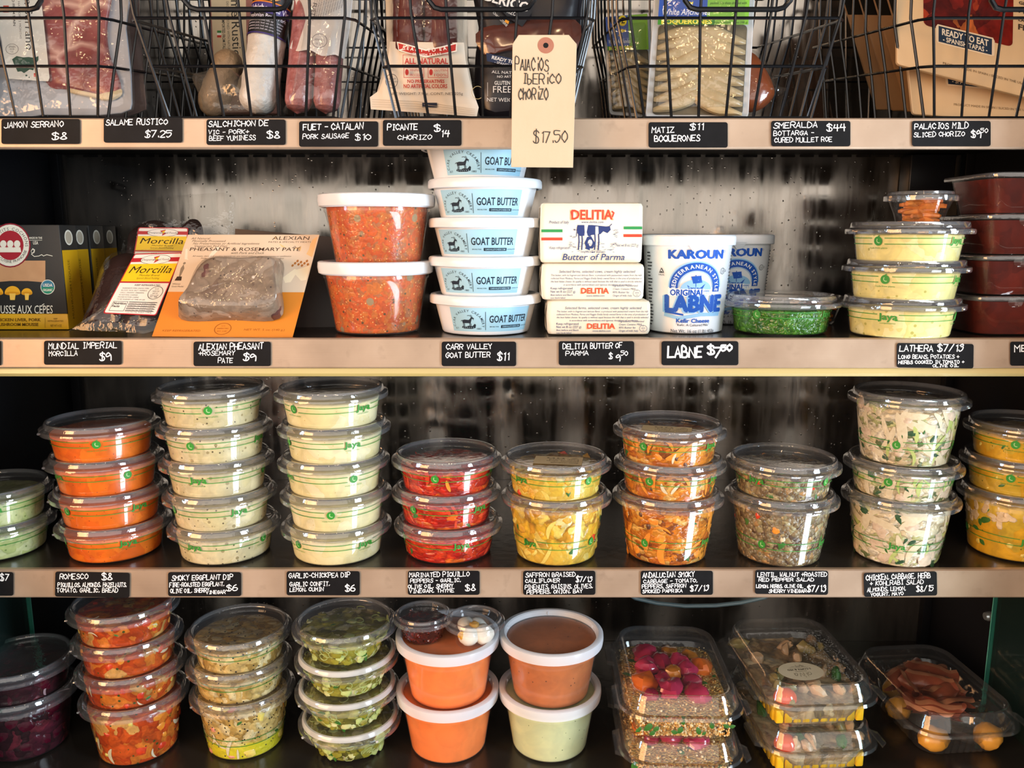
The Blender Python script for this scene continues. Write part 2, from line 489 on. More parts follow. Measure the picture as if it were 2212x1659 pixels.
# ================================================================== THE SETTING: a refrigerated shelf case
def steel_wall():
    m, nt, out = newmat('condensed steel'); L = nt.links.new
    p = nd(nt, 'BsdfPrincipled', i_Metallic=.92); L(p.outputs[0], out.inputs[0])
    v = coords(nt, (22, 1, 2.2), False); no = nd(nt, 'TexNoise', i_Scale=2.2, i_Detail=5.); L(v, no.inputs['Vector'])
    v2 = coords(nt, (1, 1, 1), False); n2 = nd(nt, 'TexNoise', i_Scale=7., i_Detail=6.); L(v2, n2.inputs['Vector'])
    mx = nd(nt, 'Math', operation='MULTIPLY'); L(no.outputs['Fac'], mx.inputs[0]); L(n2.outputs['Fac'], mx.inputs[1])
    r = ramp(nt, mx.outputs[0], [(.14, (.04, .04, .04, 1)), (.24, (.20, .20, .20, 1)), (.36, (.06, .06, .06, 1))]); L(r, p.inputs['Roughness'])
    c = ramp(nt, mx.outputs[0], [(.13, lin('78756f')), (.25, lin('a39b92')), (.4, lin('8a857f'))]); L(c, p.inputs['Base Color'])
    vo = nd(nt, 'TexVoronoi', i_Scale=230.); L(v2, vo.inputs['Vector'])
    s2 = nd(nt, 'SeparateColor'); L(vo.outputs['Color'], s2.inputs[0])
    g = ramp(nt, s2.outputs[0], [(0, (0, 0, 0, 1)), (.90, (1, 1, 1, 1))], 'CONSTANT')
    d = ramp(nt, vo.outputs['Distance'], [(.0, (1, 1, 1, 1)), (.28, (0, 0, 0, 1))]); h = mixc(nt, 1., d, g, 'MULTIPLY')
    h2 = mixc(nt, .35, h, no.outputs['Fac'], 'ADD')
    b = nd(nt, 'Bump', i_Strength=.14, i_Distance=.002); L(h2, b.inputs['Height']); L(b.outputs[0], p.inputs['Normal'])
    return m
STEEL = steel_wall()
def rail_mat():
    m, nt, out = newmat('brushed rail'); L = nt.links.new
    p = nd(nt, 'BsdfPrincipled', i_Metallic=.35); L(p.outputs[0], out.inputs[0])
    v = coords(nt, (1, 1, 1), False); n1 = nd(nt, 'TexNoise', i_Scale=9., i_Detail=5.); L(v, n1.inputs['Vector'])
    n3 = nd(nt, 'TexNoise', i_Scale=60., i_Detail=5.); L(v, n3.inputs['Vector'])
    v2 = coords(nt, (3, 1, 260), False); n2 = nd(nt, 'TexNoise', i_Scale=4., i_Detail=3.); L(v2, n2.inputs['Vector'])
    c = ramp(nt, n1.outputs['Fac'], [(.3, lin('9c8570')), (.55, lin('b39c86')), (.75, lin('bda995'))])
    c = mixc(nt, ramp(nt, n3.outputs['Fac'], [(.6, (0, 0, 0, 1)), (.75, (.35, .35, .35, 1))]), c, lin('84715f')); L(c, p.inputs['Base Color'])
    r = ramp(nt, n1.outputs['Fac'], [(.3, (.30,)*3+(1,)), (.7, (.48,)*3+(1,))]); L(r, p.inputs['Roughness'])
    b = nd(nt, 'Bump', i_Strength=.06, i_Distance=.001); L(n2.outputs['Fac'], b.inputs['Height']); L(b.outputs[0], p.inputs['Normal'])
    return m
RAIL = rail_mat()
BLACK = M('case black', '0a0b0e', .6, n=(5, '121318', .6), spec=.2)
SHELF = M('dark shelf steel', '33302d', .22, .5, n=(14, '45413c', .5), bump=(90, .10))
SLOT = M('slot dark', '020202', .9)
WX = .598
g = G()
ztop = CZ+.62; zlo = Z4-.03
g.box((-WX-.02, YB, zlo), (WX+.02, YB+.015, ztop), STEEL)
wall_back = struct('wall_back', g)
g = G()
for k in range(45):
    px = 196+k*40.7
    a, b = at(px-15.5, 339.5, YB), at(px+15.5, 334.5, YB)
    r = rrect((a.x+b.x)/2, (a.z+b.z)/2, b.x-a.x, b.z-a.z, .0012, 3)
    g.loft([[Vector((x, YB-.0002, z)) for x, z in r], [Vector((x, YB-.0006, z)) for x, z in r]], SLOT, False, True)
struct('vent_slot_row', g, wall_back)
# shelf-pin strip edges and dark corner posts on the back wall
for side, s in (('left', -1), ('right', 1)):
    g = G(); x0, x1 = sorted((s*WX, s*(WX+.02)))
    g.box((x0, -.12, zlo), (x1, YB, ztop), BLACK)
    w = struct('wall_'+side, g)
    g = G()   # raised curved moulding on the side panel
    for (zz) in (Z2+.175,):
        pts = [Vector((s*(WX-.002), .02+.13*(1-math.cos(R_(a)))*1.1, zz-.005-.10*(1-math.sin(R_(a))))) for a in range(90, -10, -10)]
        g.tube(pts, .006, M('moulding', '14171f', .3), 8)
    struct('trim_'+('1' if s < 0 else '2'), g, w)
g = G(); g.box((-WX-.02, -.12, ztop), (WX+.02, YB+.015, ztop+.02), BLACK); struct('unseen_canopy', g)  # unseen canopy, added to keep the case interior dark
# black corner posts in front of the back wall (dark strips at the picture's sides)
for s, n in ((-1, 'trim_3'), (1, 'trim_4')):
    g = G(); x0, x1 = sorted((s*(WX-.012), s*WX)); g.box((x0, YB-.012, zlo), (x1, YB, ztop), BLACK, .001); struct(n, g)

def shelf(label, Z, h, strip=False, front=0., name='display_shelf', depth_to=YB-.0005, rail=True):
    t = thing(name, label, 'shelf', (0, 0, Z), 'case shelves')
    g = G(); g.box((-WX+.0005, front+.0008, Z-.004), (WX-.0005, depth_to, Z), SHELF); g.box((-WX+.0005, front+.003, Z-.0046), (WX-.0005, depth_to, Z-.00405), BLACK); part('shelf_plate', g, t, True)
    if rail:
        g = G(); y = front
        prof = [(.006, 0.0), (.0012, 0.0), (0, -.0012), (0, -h+.0015), (.0015, -h), (.010, -h), (.010, -h+.003)]
        a = [Vector((-WX+.0005, y+p, Z+q+.0004)) for p, q in prof]; b = [Vector((WX-.0005, y+p, Z+q+.0004)) for p, q in prof]
        g.loft([a, b], RAIL, closed=False); part('front_rail', g, t, True, 'brushed steel front rail')
    if strip:
        g = G(); pts = []
        prof = [(.002+.007*(1-math.cos(R_(q))), -h-.0045-.0045*math.sin(R_(q))) for q in range(-90, 100, 20)]
        prof = [(.003, -h), (.0022, -h-.002), (.002, -h-.005), (.004, -h-.008), (.009, -h-.0092), (.02, -h-.0092)]
        a = [Vector((-WX+.0005, front+p, Z+q)) for p, q in prof]; b = [Vector((WX-.0005, front+p, Z+q)) for p, q in prof]
        g.loft([a, b], M('lamp cover', 'b9a76a', .3, coat=.4), closed=False); part('light_cover', g, t, True, 'olive yellow strip under the rail')
    return t
SH1 = shelf('top display shelf with a brushed steel rail, under the wire baskets', Z1-.0005, .0275)
SH2 = shelf('second display shelf with a yellow strip under its rail, carrying butter and pate', Z2-.0005, .0297, True)
SH3 = shelf('third display shelf with a steel rail, carrying tall stacks of clear dip tubs', Z3-.0005, .031)
SH4 = shelf('dark bottom deck of the case, carrying soup tubs and hinged salad boxes', Z4-.0005, .03, front=-.16)

# black housing on the right of the back wall, glass side panes, knob, cable
a, b = at(1962, 418, YB-.03), at(2068, 330, YB-.03)
g = G(); g.box((a.x, YB-.03, a.z), (b.x, YB-.0005, min(b.z+.01, Z1-.007)), M('housing', '101219', .4), .002)
solo('control_housing', g, 'black box fixed high on the back wall at the right of the second shelf', 'housing', ((a.x+b.x)/2, YB-.015, a.z))
GLASS = clear('glass pane', (.82, .93, .9), .7, .01, .01, '9fd8c8')
TEAL = M('glass edge', '6fc4b4', .2, n=(20, '4fa898', .5))
for px, lab in ((6, 'left glass side pane with a teal edge beside the purple tubs'), (2166, 'right glass side pane with a teal edge beside the sliced ham box')):
    s = -1 if px < 1000 else 1
    X = s*(WX-.006); y = .15
    t = thing('glass_side_pane', lab, 'glass pane', (X, y, Z4), 'glass side panes')
    g = G(); g.box((X-.0025, -.16, Z4+.0003), (X+.0025, y-.0005, Z3-.034), GLASS); part('pane', g, t, True)
    g = G(); g.box((X-.0025, y-.0005, Z4+.0003), (X+.0025, y+.0012, Z3-.034), TEAL); part('polished_edge', g, t, True, 'teal edge of the glass')
c = at(2197, 1331, .16); g = G()
g.lathe([(0, 0), (.004, .0), (.006, .002), (.006, .008), (.0045, .011), (0, .0115)], M('steel knob', 'a9b4b8', .25, .8), 24)
k = Matrix.Rotation(R_(-90), 4, 'Y')
g.v = [k @ p for p in g.v]; g.v = [p+Vector((WX, c.y, c.z)) for p in g.v]
solo('shelf_pin', g, 'small round steel pin on the black side wall, lower right', 'pin', (WX, c.y, c.z))
g = G(); g.tube([at(px, py, .24) for px, py in ((1340, 1270), (1372, 1292), (1420, 1303), (1480, 1309), (1545, 1308), (1600, 1302), (1650, 1291), (1690, 1270))], .0028, M('cable grey', '6f8fa0', .3), 10)
p0 = at(1500, 1309, .24)
solo('hanging_cable', g, 'blue grey cable sagging under the third shelf above the couscous box', 'cable', p0)

# ================================================================== PRICE LABELS
CHALK = M('chalk label', '111112', .55, n=(90, '18181a', .5), spec=.12)
PEN = M('white paint pen', 'f4f4f4', .6, spec=.2)
def price(x0, y0, x1, y1, lines, label, rot=0., lw=None):
    """lines: (text, x, baseline y, cap height, width) in picture pixels"""
    c = at((x0+x1)/2, (y0+y1)/2, -.0008)
    t = thing('price_label', label, 'price label', c, 'chalkboard price labels on the shelf rails')
    mp = lambda x, y, off=0.: at(x, y, -.0008-off)
    cx, cy = (x0+x1)/2, (y0+y1)/2; ca, sa = math.cos(R_(rot)), math.sin(R_(rot))
    def rt(x, y, off=0.):
        dx, dy = x-cx, y-cy; return mp(cx+dx*ca-dy*sa, cy+dx*sa+dy*ca, off)
    g = G(); o = rrect(cx, cy, x1-x0, y1-y0, 5, 4)
    g.loft([[rt(x, y, 0) for x, y in o], [rt(x, y, .0005) for x, y in o]], CHALK, False, True); part('backing', g, t, True)
    A = Art()
    for i, (s, x, y, h, w) in enumerate(lines): A.hand(s, x, y, h, PEN, w, lw or max(1.45, h*.15), seed=i*13+int(x0), slope=-.02)
    if lines: part('lettering', A.bake(rt, off=.0006), t, True, 'white handwritten lettering', smooth=False)
PL = 'black price label handwritten '
price(3, 257, 173, 311, [('JAMON SERRANO', 9, 276, 12, 128), ('$8', 112, 301, 15, 32)], PL+'JAMON SERRANO $8 on the top rail')
price(224, 254, 394, 308, [('SALAME RUSTICO', 228, 271, 12, 134), ('$7.25', 313, 297, 14, 58)], PL+'SALAME RUSTICO $7.25 on the top rail')
price(446, 258, 617, 313, [('SALCHICHON DE', 450, 274, 12, 130), ('VIC - PORK+', 450, 290, 9, 88), ('BEEF YUMINESS', 452, 304, 10, 100), ('$8', 577, 299, 15, 27)], PL+'SALCHICHON DE VIC $8 on the top rail')
price(646, 262, 817, 317, [('FUET - CATALAN', 655, 281, 13, 130), ('PORK SAUSAGE', 654, 300, 10, 100), ('$10', 767, 303, 12, 34)], PL+'FUET CATALAN PORK SAUSAGE $10 on the top rail')
price(827, 259, 997, 315, [('PICANTE', 837, 281, 13, 65), ('CHORIZO', 859, 302, 10, 74), ('$', 938, 284, 15, 13), ('14', 951, 295, 14, 20)], PL+'PICANTE CHORIZO $14 on the top rail')
price(1401, 264, 1572, 319, [('MATIZ', 1408, 287, 12, 48), ('$11', 1490, 281, 14, 30), ('BOQUERONES', 1414, 306, 13, 98)], PL+'BOQUERONES $11 on the top rail')
price(1666, 261, 1837, 316, [('SMERALDA', 1671, 277, 12, 94), ('BOTTARGA -', 1671, 293, 10, 87), ('CURED MULLET ROE', 1673, 308, 10, 124), ('$44', 1786, 283, 15, 40)], PL+'BOTTARGA CURED MULLET ROE $44 on the top rail')
price(1970, 261, 2140, 316, [('PALACIOS MILD', 1976, 279, 12, 116), ('SLICED CHORIZO', 1974, 296, 10, 110), ('$9', 2098, 297, 15, 21), ('50', 2119, 287, 9, 15)], PL+'MILD SLICED CHORIZO $9.50 on the top rail')
price(-160, 736, 3, 790, [], 'sliver of a black price label cut by the left picture edge, second rail')
price(95, 736, 263, 788, [('MUNDIAL IMPERIAL', 105, 754, 12, 147), ('MORCILLA', 106, 769, 10, 61), ('$9', 215, 779, 16, 25)], PL+'IMPERIAL MORCILLA $9 on the second rail')
price(418, 738, 585, 791, [('ALEXIAN PHEASANT', 429, 756, 13, 140), ('+ROSEMARY', 429, 768, 9, 79), ('PATE', 471, 784, 10, 32), ('$9', 525, 779, 16, 28)], PL+'PHEASANT +ROSEMARY PATE $9 on the second rail')
price(954, 738, 1115, 791, [('CARR VALLEY', 964, 755, 11, 98), ('GOAT BUTTER', 963, 773, 11, 96), ('$11', 1074, 778, 16, 26)], PL+'GOAT BUTTER $11 on the second rail')
price(1207, 737, 1370, 789, [('DELITIA BUTTER OF', 1216, 754, 11, 128), ('PARMA', 1222, 768, 9, 49), ('$', 1315, 775, 12, 8), ('9', 1330, 780, 14, 10), ('50', 1341, 768, 10, 15)], PL+'BUTTER OF PARMA $9.50 on the second rail')
price(1429, 737, 1595, 789, [('LABNE', 1443, 773, 22, 74), ('$', 1529, 766, 20, 14), ('7', 1542, 773, 20, 17), ('50', 1559, 758, 13, 22)], PL+'LABNE $7.50 on the second rail', lw=4)
price(1937, 742, 2103, 795, [('LATHERA', 1943, 760, 13, 72), ('$7/13', 2025, 759, 15, 56), ('LONG BEANS, POTATOES +', 1941, 776, 8, 131), ('HERBS COOKED IN TOMATO +', 1941, 787, 7, 142), ('OLIVE OIL', 2015, 793, 6, 56)], PL+'LATHERA $7/13 on the second rail', rot=.8)
price(2182, 738, 2345, 790, [('ME', 2192, 760, 14, 26)], 'black price label starting ME, cut by the right picture edge, second rail')
price(-128, 1236, 29, 1287, [('$7', 0, 1254, 14, 19)], PL+'$7, cut by the left picture edge, third rail')
price(119, 1236, 280, 1290, [('ROMESCO', 129, 1252, 11, 61), ('$8', 220, 1253, 14, 22), ('PIQUILLOS, ALMONDS, HAZELNUTS,', 125, 1269, 9, 148), ('TOMATO, GARLIC, BREAD', 123, 1281, 9, 132)], PL+'ROMESCO $8 on the third rail', rot=1.)
price(363, 1236, 521, 1288, [('SMOKY EGGPLANT DIP', 371, 1254, 11, 132), ('FIRE-ROASTED EGGPLANT,', 366, 1268, 9, 118), ('OLIVE OIL, SHERRY', 368, 1281, 9, 84), ('VINEGAR', 445, 1283, 7, 42), ('$6', 489, 1276, 13, 24)], PL+'SMOKY EGGPLANT DIP $6 on the third rail')
price(619, 1234, 777, 1286, [('GARLIC-CHICKPEA DIP', 624, 1249, 10, 132), ('GARLIC CONFIT,', 626, 1267, 9, 86), ('LEMON, CUMIN', 626, 1278, 8, 73), ('$6', 746, 1277, 14, 21)], PL+'GARLIC-CHICKPEA DIP $6 on the third rail')
price(881, 1233, 1036, 1285, [('MARINATED PIQUILLO', 884, 1247, 10, 130), ('PEPPERS - GARLIC,', 886, 1259, 8, 109), ('OLIVE OIL, SHERRY', 882, 1271, 8, 97), ('VINEGAR, THYME', 884, 1281, 8, 97), ('$8', 1005, 1276, 13, 22)], PL+'MARINATED PIQUILLO PEPPERS $8 on the third rail')
price(1130, 1233, 1286, 1285, [('SAFFRON BRAISED', 1135, 1247, 9, 108), ('CAULIFLOWER', 1135, 1259, 8, 74), ('PINENUTS, RAISINS, OLIVES,', 1134, 1273, 9, 146), ('PEPPERS, ONION, BAY', 1138, 1283, 8, 120), ('$7/13', 1244, 1257, 12, 35)], PL+'SAFFRON BRAISED CAULIFLOWER $7/13 on the third rail')
price(1384, 1233, 1540, 1285, [('ANDALUCIAN SMOKY', 1388, 1248, 11, 112), ('CABBAGE - TOMATO,', 1390, 1260, 8, 116), ('PEPPERS, SAFFRON', 1387, 1271, 8, 95), ('SMOKED PAPRIKA', 1388, 1281, 7, 86), ('$7/13', 1491, 1277, 12, 40)], PL+'ANDALUCIAN SMOKY CABBAGE $7/13 on the third rail')
price(1631, 1232, 1789, 1284, [('LENTIL, WALNUT +ROASTED', 1636, 1247, 9, 150), ('RED PEPPER SALAD', 1639, 1257, 7, 119), ('LEMON, HERBS, OLIVE OIL', 1634, 1271, 7, 101), ('SHERRY VINEGAR', 1661, 1281, 7, 81), ('$7/13', 1744, 1278, 14, 40)], PL+'LENTIL, WALNUT +ROASTED RED PEPPER SALAD $7/13 on the third rail', rot=.8)
price(1866, 1236, 2024, 1288, [('CHICKEN, CABBAGE, HERB', 1871, 1252, 11, 139), ('+ KOHLRABI SALAD', 1879, 1264, 9, 116), ('ALMONDS, LEMON,', 1873, 1277, 9, 83), ('YOGURT, MAYO', 1880, 1287, 7, 71), ('$8/15', 1979, 1279, 12, 37)], PL+'CHICKEN, CABBAGE, HERB + KOHLRABI SALAD $8/15 on the third rail', rot=-1.2)

# manila tag hanging from the basket wires
MAN = M('manila card', 'cdb99c', .75, n=(12, 'c2ac8c', .5), bump=(160, .12))
fn = plane(1176, 230, -.030, 0, 0)
tt = thing('manila_tag', 'manila shipping tag handwritten Iberico Chorizo $17.50 hanging over the top rail', 'tag', fn(1176, 362))
o = [(1120, 75), (1229, 75), (1246, 95), (1238, 362), (1104, 361), (1107, 95)]
slab(G(), o, fn, MAN, .0006)
g = G(); slab(g, o, fn, MAN, .0006); part('card', g, tt, True)
A = Art(); A.ring(1179, 98, 5.5, 17.5, M('tag ring', 'a9715a', .7, n=(40, '9a604b', .5))); A.disc(1179, 98, 5.8, 5.8, '0a0808')
part('reinforcement_ring', A.bake(fn), tt, True, 'brown ring around the hole', smooth=False)
A = Art(); P = '3a3532'
A.hand('PAlACiOS', 1113, 153, 27, P, 72, 2, 3); A.hand('IbERiCO', 1129, 181, 22, P, 83, 2, 4); A.hand('ChORiZO', 1120, 215, 24, P, 64, 2, 5)
B = Art(); B.hand('$17.50', 1152, 308, 25, P, 74, 2, 6)
part('price_lettering', B.bake(fn, off=.0003), tt, True, 'pencilled price', smooth=False)
part('lettering', A.bake(fn, off=.0003), tt, True, 'pencil handwriting', smooth=False)
# ================================================================== ROUND CLEAR TUBS
CLR = clear('clear plastic tub', (.985, .987, .985), 1., .035, .008)
LID = clear('clear plastic lid', (.97, .975, .98), 1.9, .05, .08, 'e4e9f0', bump=(140, .12), ex=2.6)
RINGSHINE = clear('lid ring painted reflection', (.93, .93, .93), 1.5, .12, .55, 'eceeec')  # the lid is clear; its ring's white reflection is put into the colour
WHITE = M('white polypropylene', 'eef0f2', .35, n=(30, 'e2e6ea', .5), spec=.5)
MILKY = clear('milky lid ring', (.9, .93, .97), .8, .18, .72, 'eef2f8')
BANDG = M('printed green', '2f8a2c', .5)
RL = .0585
def shape(kind):
    """tub profile: base radius, wall radius at the rim, rim height"""
    return {'shallow': (.0466, .0505, .0315), 'tall': (.0428, .0508, .0655), 'bowl': (.0405, .0535, .0340),
            'deli': (.0435, .0535, .0700), 'cup': (.0215, .029, .0270)}[kind]
_mc = {}
def cached(key, fn):
    if key not in _mc: _mc[key] = fn()
    return _mc[key]
def wall_r(kind, z):
    rb, rt, h = shape(kind)
    c = .010 if kind == 'bowl' else .004
    if z < c: return rb-c+math.sqrt(max(0, c*c-(c-z)**2))
    return rb+(rt-rb)*(z-c)/(h-c)
def tub_mesh(kind, mat):
    def mk():
        rb, rt, h = shape(kind); g = G(); RR = .033 if kind == 'cup' else RL
        c = .010 if kind == 'bowl' else .004
        p = [(0, .0012), (rb-c-.003, .0012), (rb-c, 0)] + [(wall_r(kind, c*(1-math.cos(R_(a)))), c*(1-math.cos(R_(a)))) for a in (30, 55, 75, 90)]
        p += [(wall_r(kind, h*.5), h*.5), (rt-.0004, h-.004), (rt+.0012, h-.0034), (rt+.0022, h-.0012), (RR-.002, h-.0004)]
        if kind == 'deli': p = p[:-4]+[(rt-.0012, h-.016), (rt+.0004, h-.0145), (rt+.0008, h-.002)]
        g.lathe(p, mat, 64); return g.mesh('tub')
    return cached(('tub', kind, mat.name), mk)
def lid_mesh(kind, mat, dh=0.):
    def mk():
        h = shape(kind)[2]; g = G()
        if kind == 'cup':
            p = [(.0335, -.004), (.0335, .0004), (.0325, .0012), (.0305, .0012), (.0298, .0018), (.0292, .0042), (.0282, .0048), (.0268, .0046), (.0255, .0022), (0, .0022)]
        else:
            p = [(RL, -.0042), (RL+.0004, -.002), (RL, .0004), (RL-.001, .001), (RL-.0034, .0012), (RL-.0044, .0020), (RL-.0050, .0062), (RL-.0060, .0074), (RL-.0078, .0076), (RL-.0088, .0068), (RL-.0098, .0044), (RL-.0112, .0040), (0, .0040)]
        if mat is RINGSHINE:
            q = [(r, z+h) for r, z in p]
            g.lathe(q[:6], LID, 64); g.lathe(q[5:10], RINGSHINE, 64); g.lathe(q[9:], LID, 64)
        else: g.lathe([(r, z+h) for r, z in p], mat, 64, wob=None)
        if kind != 'cup':     # small grip ribs around the skirt
            for k in range(4):
                a = R_(40+90*k); c = Vector((math.cos(a)*(RL+.0006), math.sin(a)*(RL+.0006), h-.0018))
                g.blob(c, (.0018, .0018, .0014), mat, k, 0, u=6, v=4)
        return g.mesh('lid')
    return cached(('lid', kind, mat.name), mk)
def fill_mesh(kind, mat, level, lump=.0012, seed=0, top=None):
    def mk():
        g = G(); z1 = level; rs = []
        zs = [.0016, .003, .005] + [.005+(z1-.005)*i/5 for i in range(1, 6)]
        prof = [(0, .0016)]+[(wall_r(kind, z)-.0008, z) for z in zs]
        r1 = prof[-1][0]
        prof += [(r1*.985, z1+.0006)]+[(r1*k, z1+.0012) for k in (.93, .8, .6, .4, .2)]+[(0, z1+.0012)]
        o = Vector((seed*3.1, 0, 0))
        def wob(p):
            if p.z > z1-.0003:
                return p+Vector((0, 0, lump*1.5*mnoise.noise(p*70+o)+lump*mnoise.noise(p*180+o)))
            return p
        g.lathe(prof, mat, 64, wob=wob); return g.mesh('contents', sharp=180)
    return cached(('fill', kind, mat.name, round(level, 4), seed), mk)
def band_mesh(kind, logos=True):
    def mk():
        h = shape(kind)[2]
        zs = (.0235, .0180) if kind != 'tall' else (.0270, .0195)
        if kind == 'bowl': zs = (.022, .017)
        g = G(); n = 96; gap = {}
        def blocked(a):
            if not logos: return False
            d = (math.degrees(a)+45) % 90-45; k = round((math.degrees(a)-d)/90) % 4
            return abs(d) < (6 if k % 2 else 12)
        for z in zs:
            for i in range(n):
                a0, a1 = 2*math.pi*i/n, 2*math.pi*(i+1)/n
                if blocked((a0+a1)/2) and z == zs[0]: continue
                if blocked((a0+a1)/2) and abs(((math.degrees((a0+a1)/2)+45) % 90)-45) < 7: continue
                q = []
                for a, zz in ((a0, z-.00033), (a1, z-.00033), (a1, z+.00033), (a0, z+.00033)):
                    r = wall_r(kind, zz)+.0003; q.append((r*math.sin(a), -r*math.cos(a), zz))
                g.add(q, [(0, 1, 2, 3)], BANDG)
        zc = (zs[0]+zs[1])/2
        for k in range(4 if logos else 0):
            A = Art()
            if k % 2 == 0:
                A.text('Jaya', 0, 2.2, 6.0, BANDG, w=18, bold=.03, al='c'); A.text('compostables', 0, 6.2, 1.5, BANDG, w=15, al='c')
            else:
                A.disc(0, 0, 4.3, 4.3, BANDG, 22); A.ring(.8, -.4, 1.6, 2.5, M('band pale', '9fc487', .5), 60, 230, 14); A.line([(0, -4), (1.4, -5.2)], .8, BANDG)
                A.text('made from plants', 0, 7.2, 1.5, BANDG, w=19, al='c')
            a0 = R_(90*k)
            def f(x, y, off=0.):
                z = zc-y*.001; r = wall_r(kind, z)+.0003+off; a = a0+x*.001/.05
                return Vector((r*math.sin(a), -r*math.cos(a), z))
            A.tess(4).bake(f, g, 0.00005, .00001)
        return g.mesh('printed_band', smooth=False)
    return cached(('band', kind, logos), mk)

# loose pieces of food just inside the wall or on the top
def leaf(g, c, d, n_, L, W, mat, rng):
    d = d.normalized(); n_ = n_.normalized(); s = d.cross(n_).normalized(); vs = []; fs = []
    K = 5
    for i in range(K+1):
        t = i/K; w = W*math.sin(math.pi*(.08+.9*t))**.8*rng.uniform(.8, 1.1); bend = -.25*L*(t-.5)**2
        p = c+d*(L*(t-.5))+n_*bend
        vs += [p-s*w, p+n_*.0004, p+s*w]
        if i: o = 3*(i-1); fs += [(o, o+1, o+4, o+3), (o+1, o+2, o+5, o+4)]
    g.add(vs, fs, mat)
def pieces_mesh(key, kind, z0, z1, spec, seed=1, top=.15, inset=.0004):
    """spec: list of (shape, material, count, size range mm)"""
    def mk():
        g = G(); rng = random.Random(seed)
        for shp, mat, n, (s0, s1) in spec:
            for i in range(n):
                a = rng.uniform(0, 6.283); s = rng.uniform(s0, s1)*.001
                up = rng.random() < top
                if up: 
                    rr = (wall_r(kind, z1)-.006)*math.sqrt(rng.random()); p = Vector((rr*math.sin(a), -rr*math.cos(a), z1+.0014)); nrm = Vector((0, 0, 1))
                else:
                    z = rng.uniform(z0, z1); r = wall_r(kind, z)-.0008; p = Vector((r*math.sin(a), -r*math.cos(a), z)); nrm = Vector((math.sin(a), -math.cos(a), 0))
                tng = nrm.orthogonal().normalized(); tng = Matrix.Rotation(rng.uniform(0, 6.28), 3, nrm) @ tng
                bt = nrm.cross(tng); B = Matrix((tng, bt, nrm)).transposed()
                flat = .0013
                if shp == 'blob': g.blob(p-nrm*flat*.4, (s*.5, s*rng.uniform(.3, .5), flat), mat, rng.random()*99, .45, B, 9, 5, 1.6)
                elif shp == 'grain': g.blob(p-nrm*.0002, (s*.5, s*.42, .0008), mat, rng.random()*99, .1, B, 6, 4)
                elif shp == 'bean':
                    h2 = s*.5; vs = [p+tng*(h2*t)+bt*(h2*.35*(1-t*t))-nrm*.0014 for t in (-1, -.75, -.3, .3, .75, 1)]
                    g.tube(vs, h2, mat, 8, rads=[h2*.1, h2*.42, h2*.52, h2*.52, h2*.42, h2*.1])
                    for q in range(48): 
                        v = g.v[-1-q]; dd = (v-p).dot(nrm); lim = .0006
                        if dd > lim: g.v[-1-q] = v-nrm*(dd-lim)
                elif shp == 'leaf': leaf(g, p+nrm*.0002, tng, nrm, s, s*rng.uniform(.18, .3), mat, rng)
                elif shp == 'strip':
                    K = 6; k2 = rng.uniform(-.8, .8); vs = []; fs = []; W = s*rng.uniform(.07, .14)
                    for q in range(K+1):
                        t = q/K-.5; w = W*(1-(2*abs(t))**3*.7); c = p+tng*(s*t)+bt*(s*k2*(t*t-.12))+nrm*.0003
                        vs += [c-bt*w-nrm*.0004, c+nrm*.0003, c+bt*w-nrm*.0004]
                        if q: o = 3*(q-1); fs += [(o, o+1, o+4, o+3), (o+1, o+2, o+5, o+4)]
                    # hug the round wall
                    if not up:
                        nv = []
                        for v in vs:
                            rr = math.hypot(v.x, v.y); zz = min(max(v.z, .003), z1+.002); lim = wall_r(kind, zz)-.0003
                            f = lim/max(rr, 1e-6); depth_ = (v-p).dot(nrm)
                            nv.append(Vector((v.x*f*(1-.0), v.y*f, zz))+nrm*0)
                        vs = nv
                    g.add(vs, fs, mat)
                elif shp == 'ringlet':
                    pts = [p+(tng*math.cos(R_(q))+bt*math.sin(R_(q))*.7)*s*.5 for q in range(0, 360, 36)]
                    if not up: pts = [Vector((v.x*((wall_r(kind, max(v.z, .003))-.0009)/math.hypot(v.x, v.y)), v.y*((wall_r(kind, max(v.z, .003))-.0009)/math.hypot(v.x, v.y)), min(max(v.z, .003), z1+.001))) for v in pts]
                    g.tube(pts, .0006, mat, 5, True)
        return g.mesh('pieces', sharp=60)
    return cached(('pieces', key, kind, seed), mk)

GREEN = M('herb green', '2c5a22', .4, n=(300, '3f7a2c', .6)); DKGREEN = M('dark kale green', '1e3d22', .35, n=(250, '35603a', .6))
LGREEN = M('pale green', 'a9bd62', .35, n=(250, 'c6d08a', .6)); REDP = M('red pepper', 'c8301c', .2, n=(200, 'e0512a', .6))
ORP = M('orange pepper', 'e07f20', .25, n=(200, 'f0a440', .6)); SEED = M('black seed', '111010', .4)
CREAM = M('cream strands', 'e9dfc4', .4, n=(220, 'cfc09a', .7)); CHICK = M('shredded chicken', 'dccbb4', .5, n=(260, 'bfa78c', .7))
YEL = M('cauliflower yellow', 'e3b63a', .35, n=(260, 'c98f2a', .7), bump=(500, .6)); YELP = M('pale yellow', 'eddc7a', .3, n=(200, 'd9bb4c', .6))
BEANW = M('white bean', 'ddc7a3', .3, n=(160, 'c9ab84', .6)); BRN = M('brown raisin', '4b2a1a', .35, n=(200, '6d4228', .6))
LENT = M('lentil', '5d4a36', .35, n=(200, '7d6a4a', .6)); LENT2 = M('lentil grey', '8a8064', .35, n=(200, '6a6148', .6)); PINKP = M('pink root', 'd9806a', .3, n=(200, 'e8a890', .6))
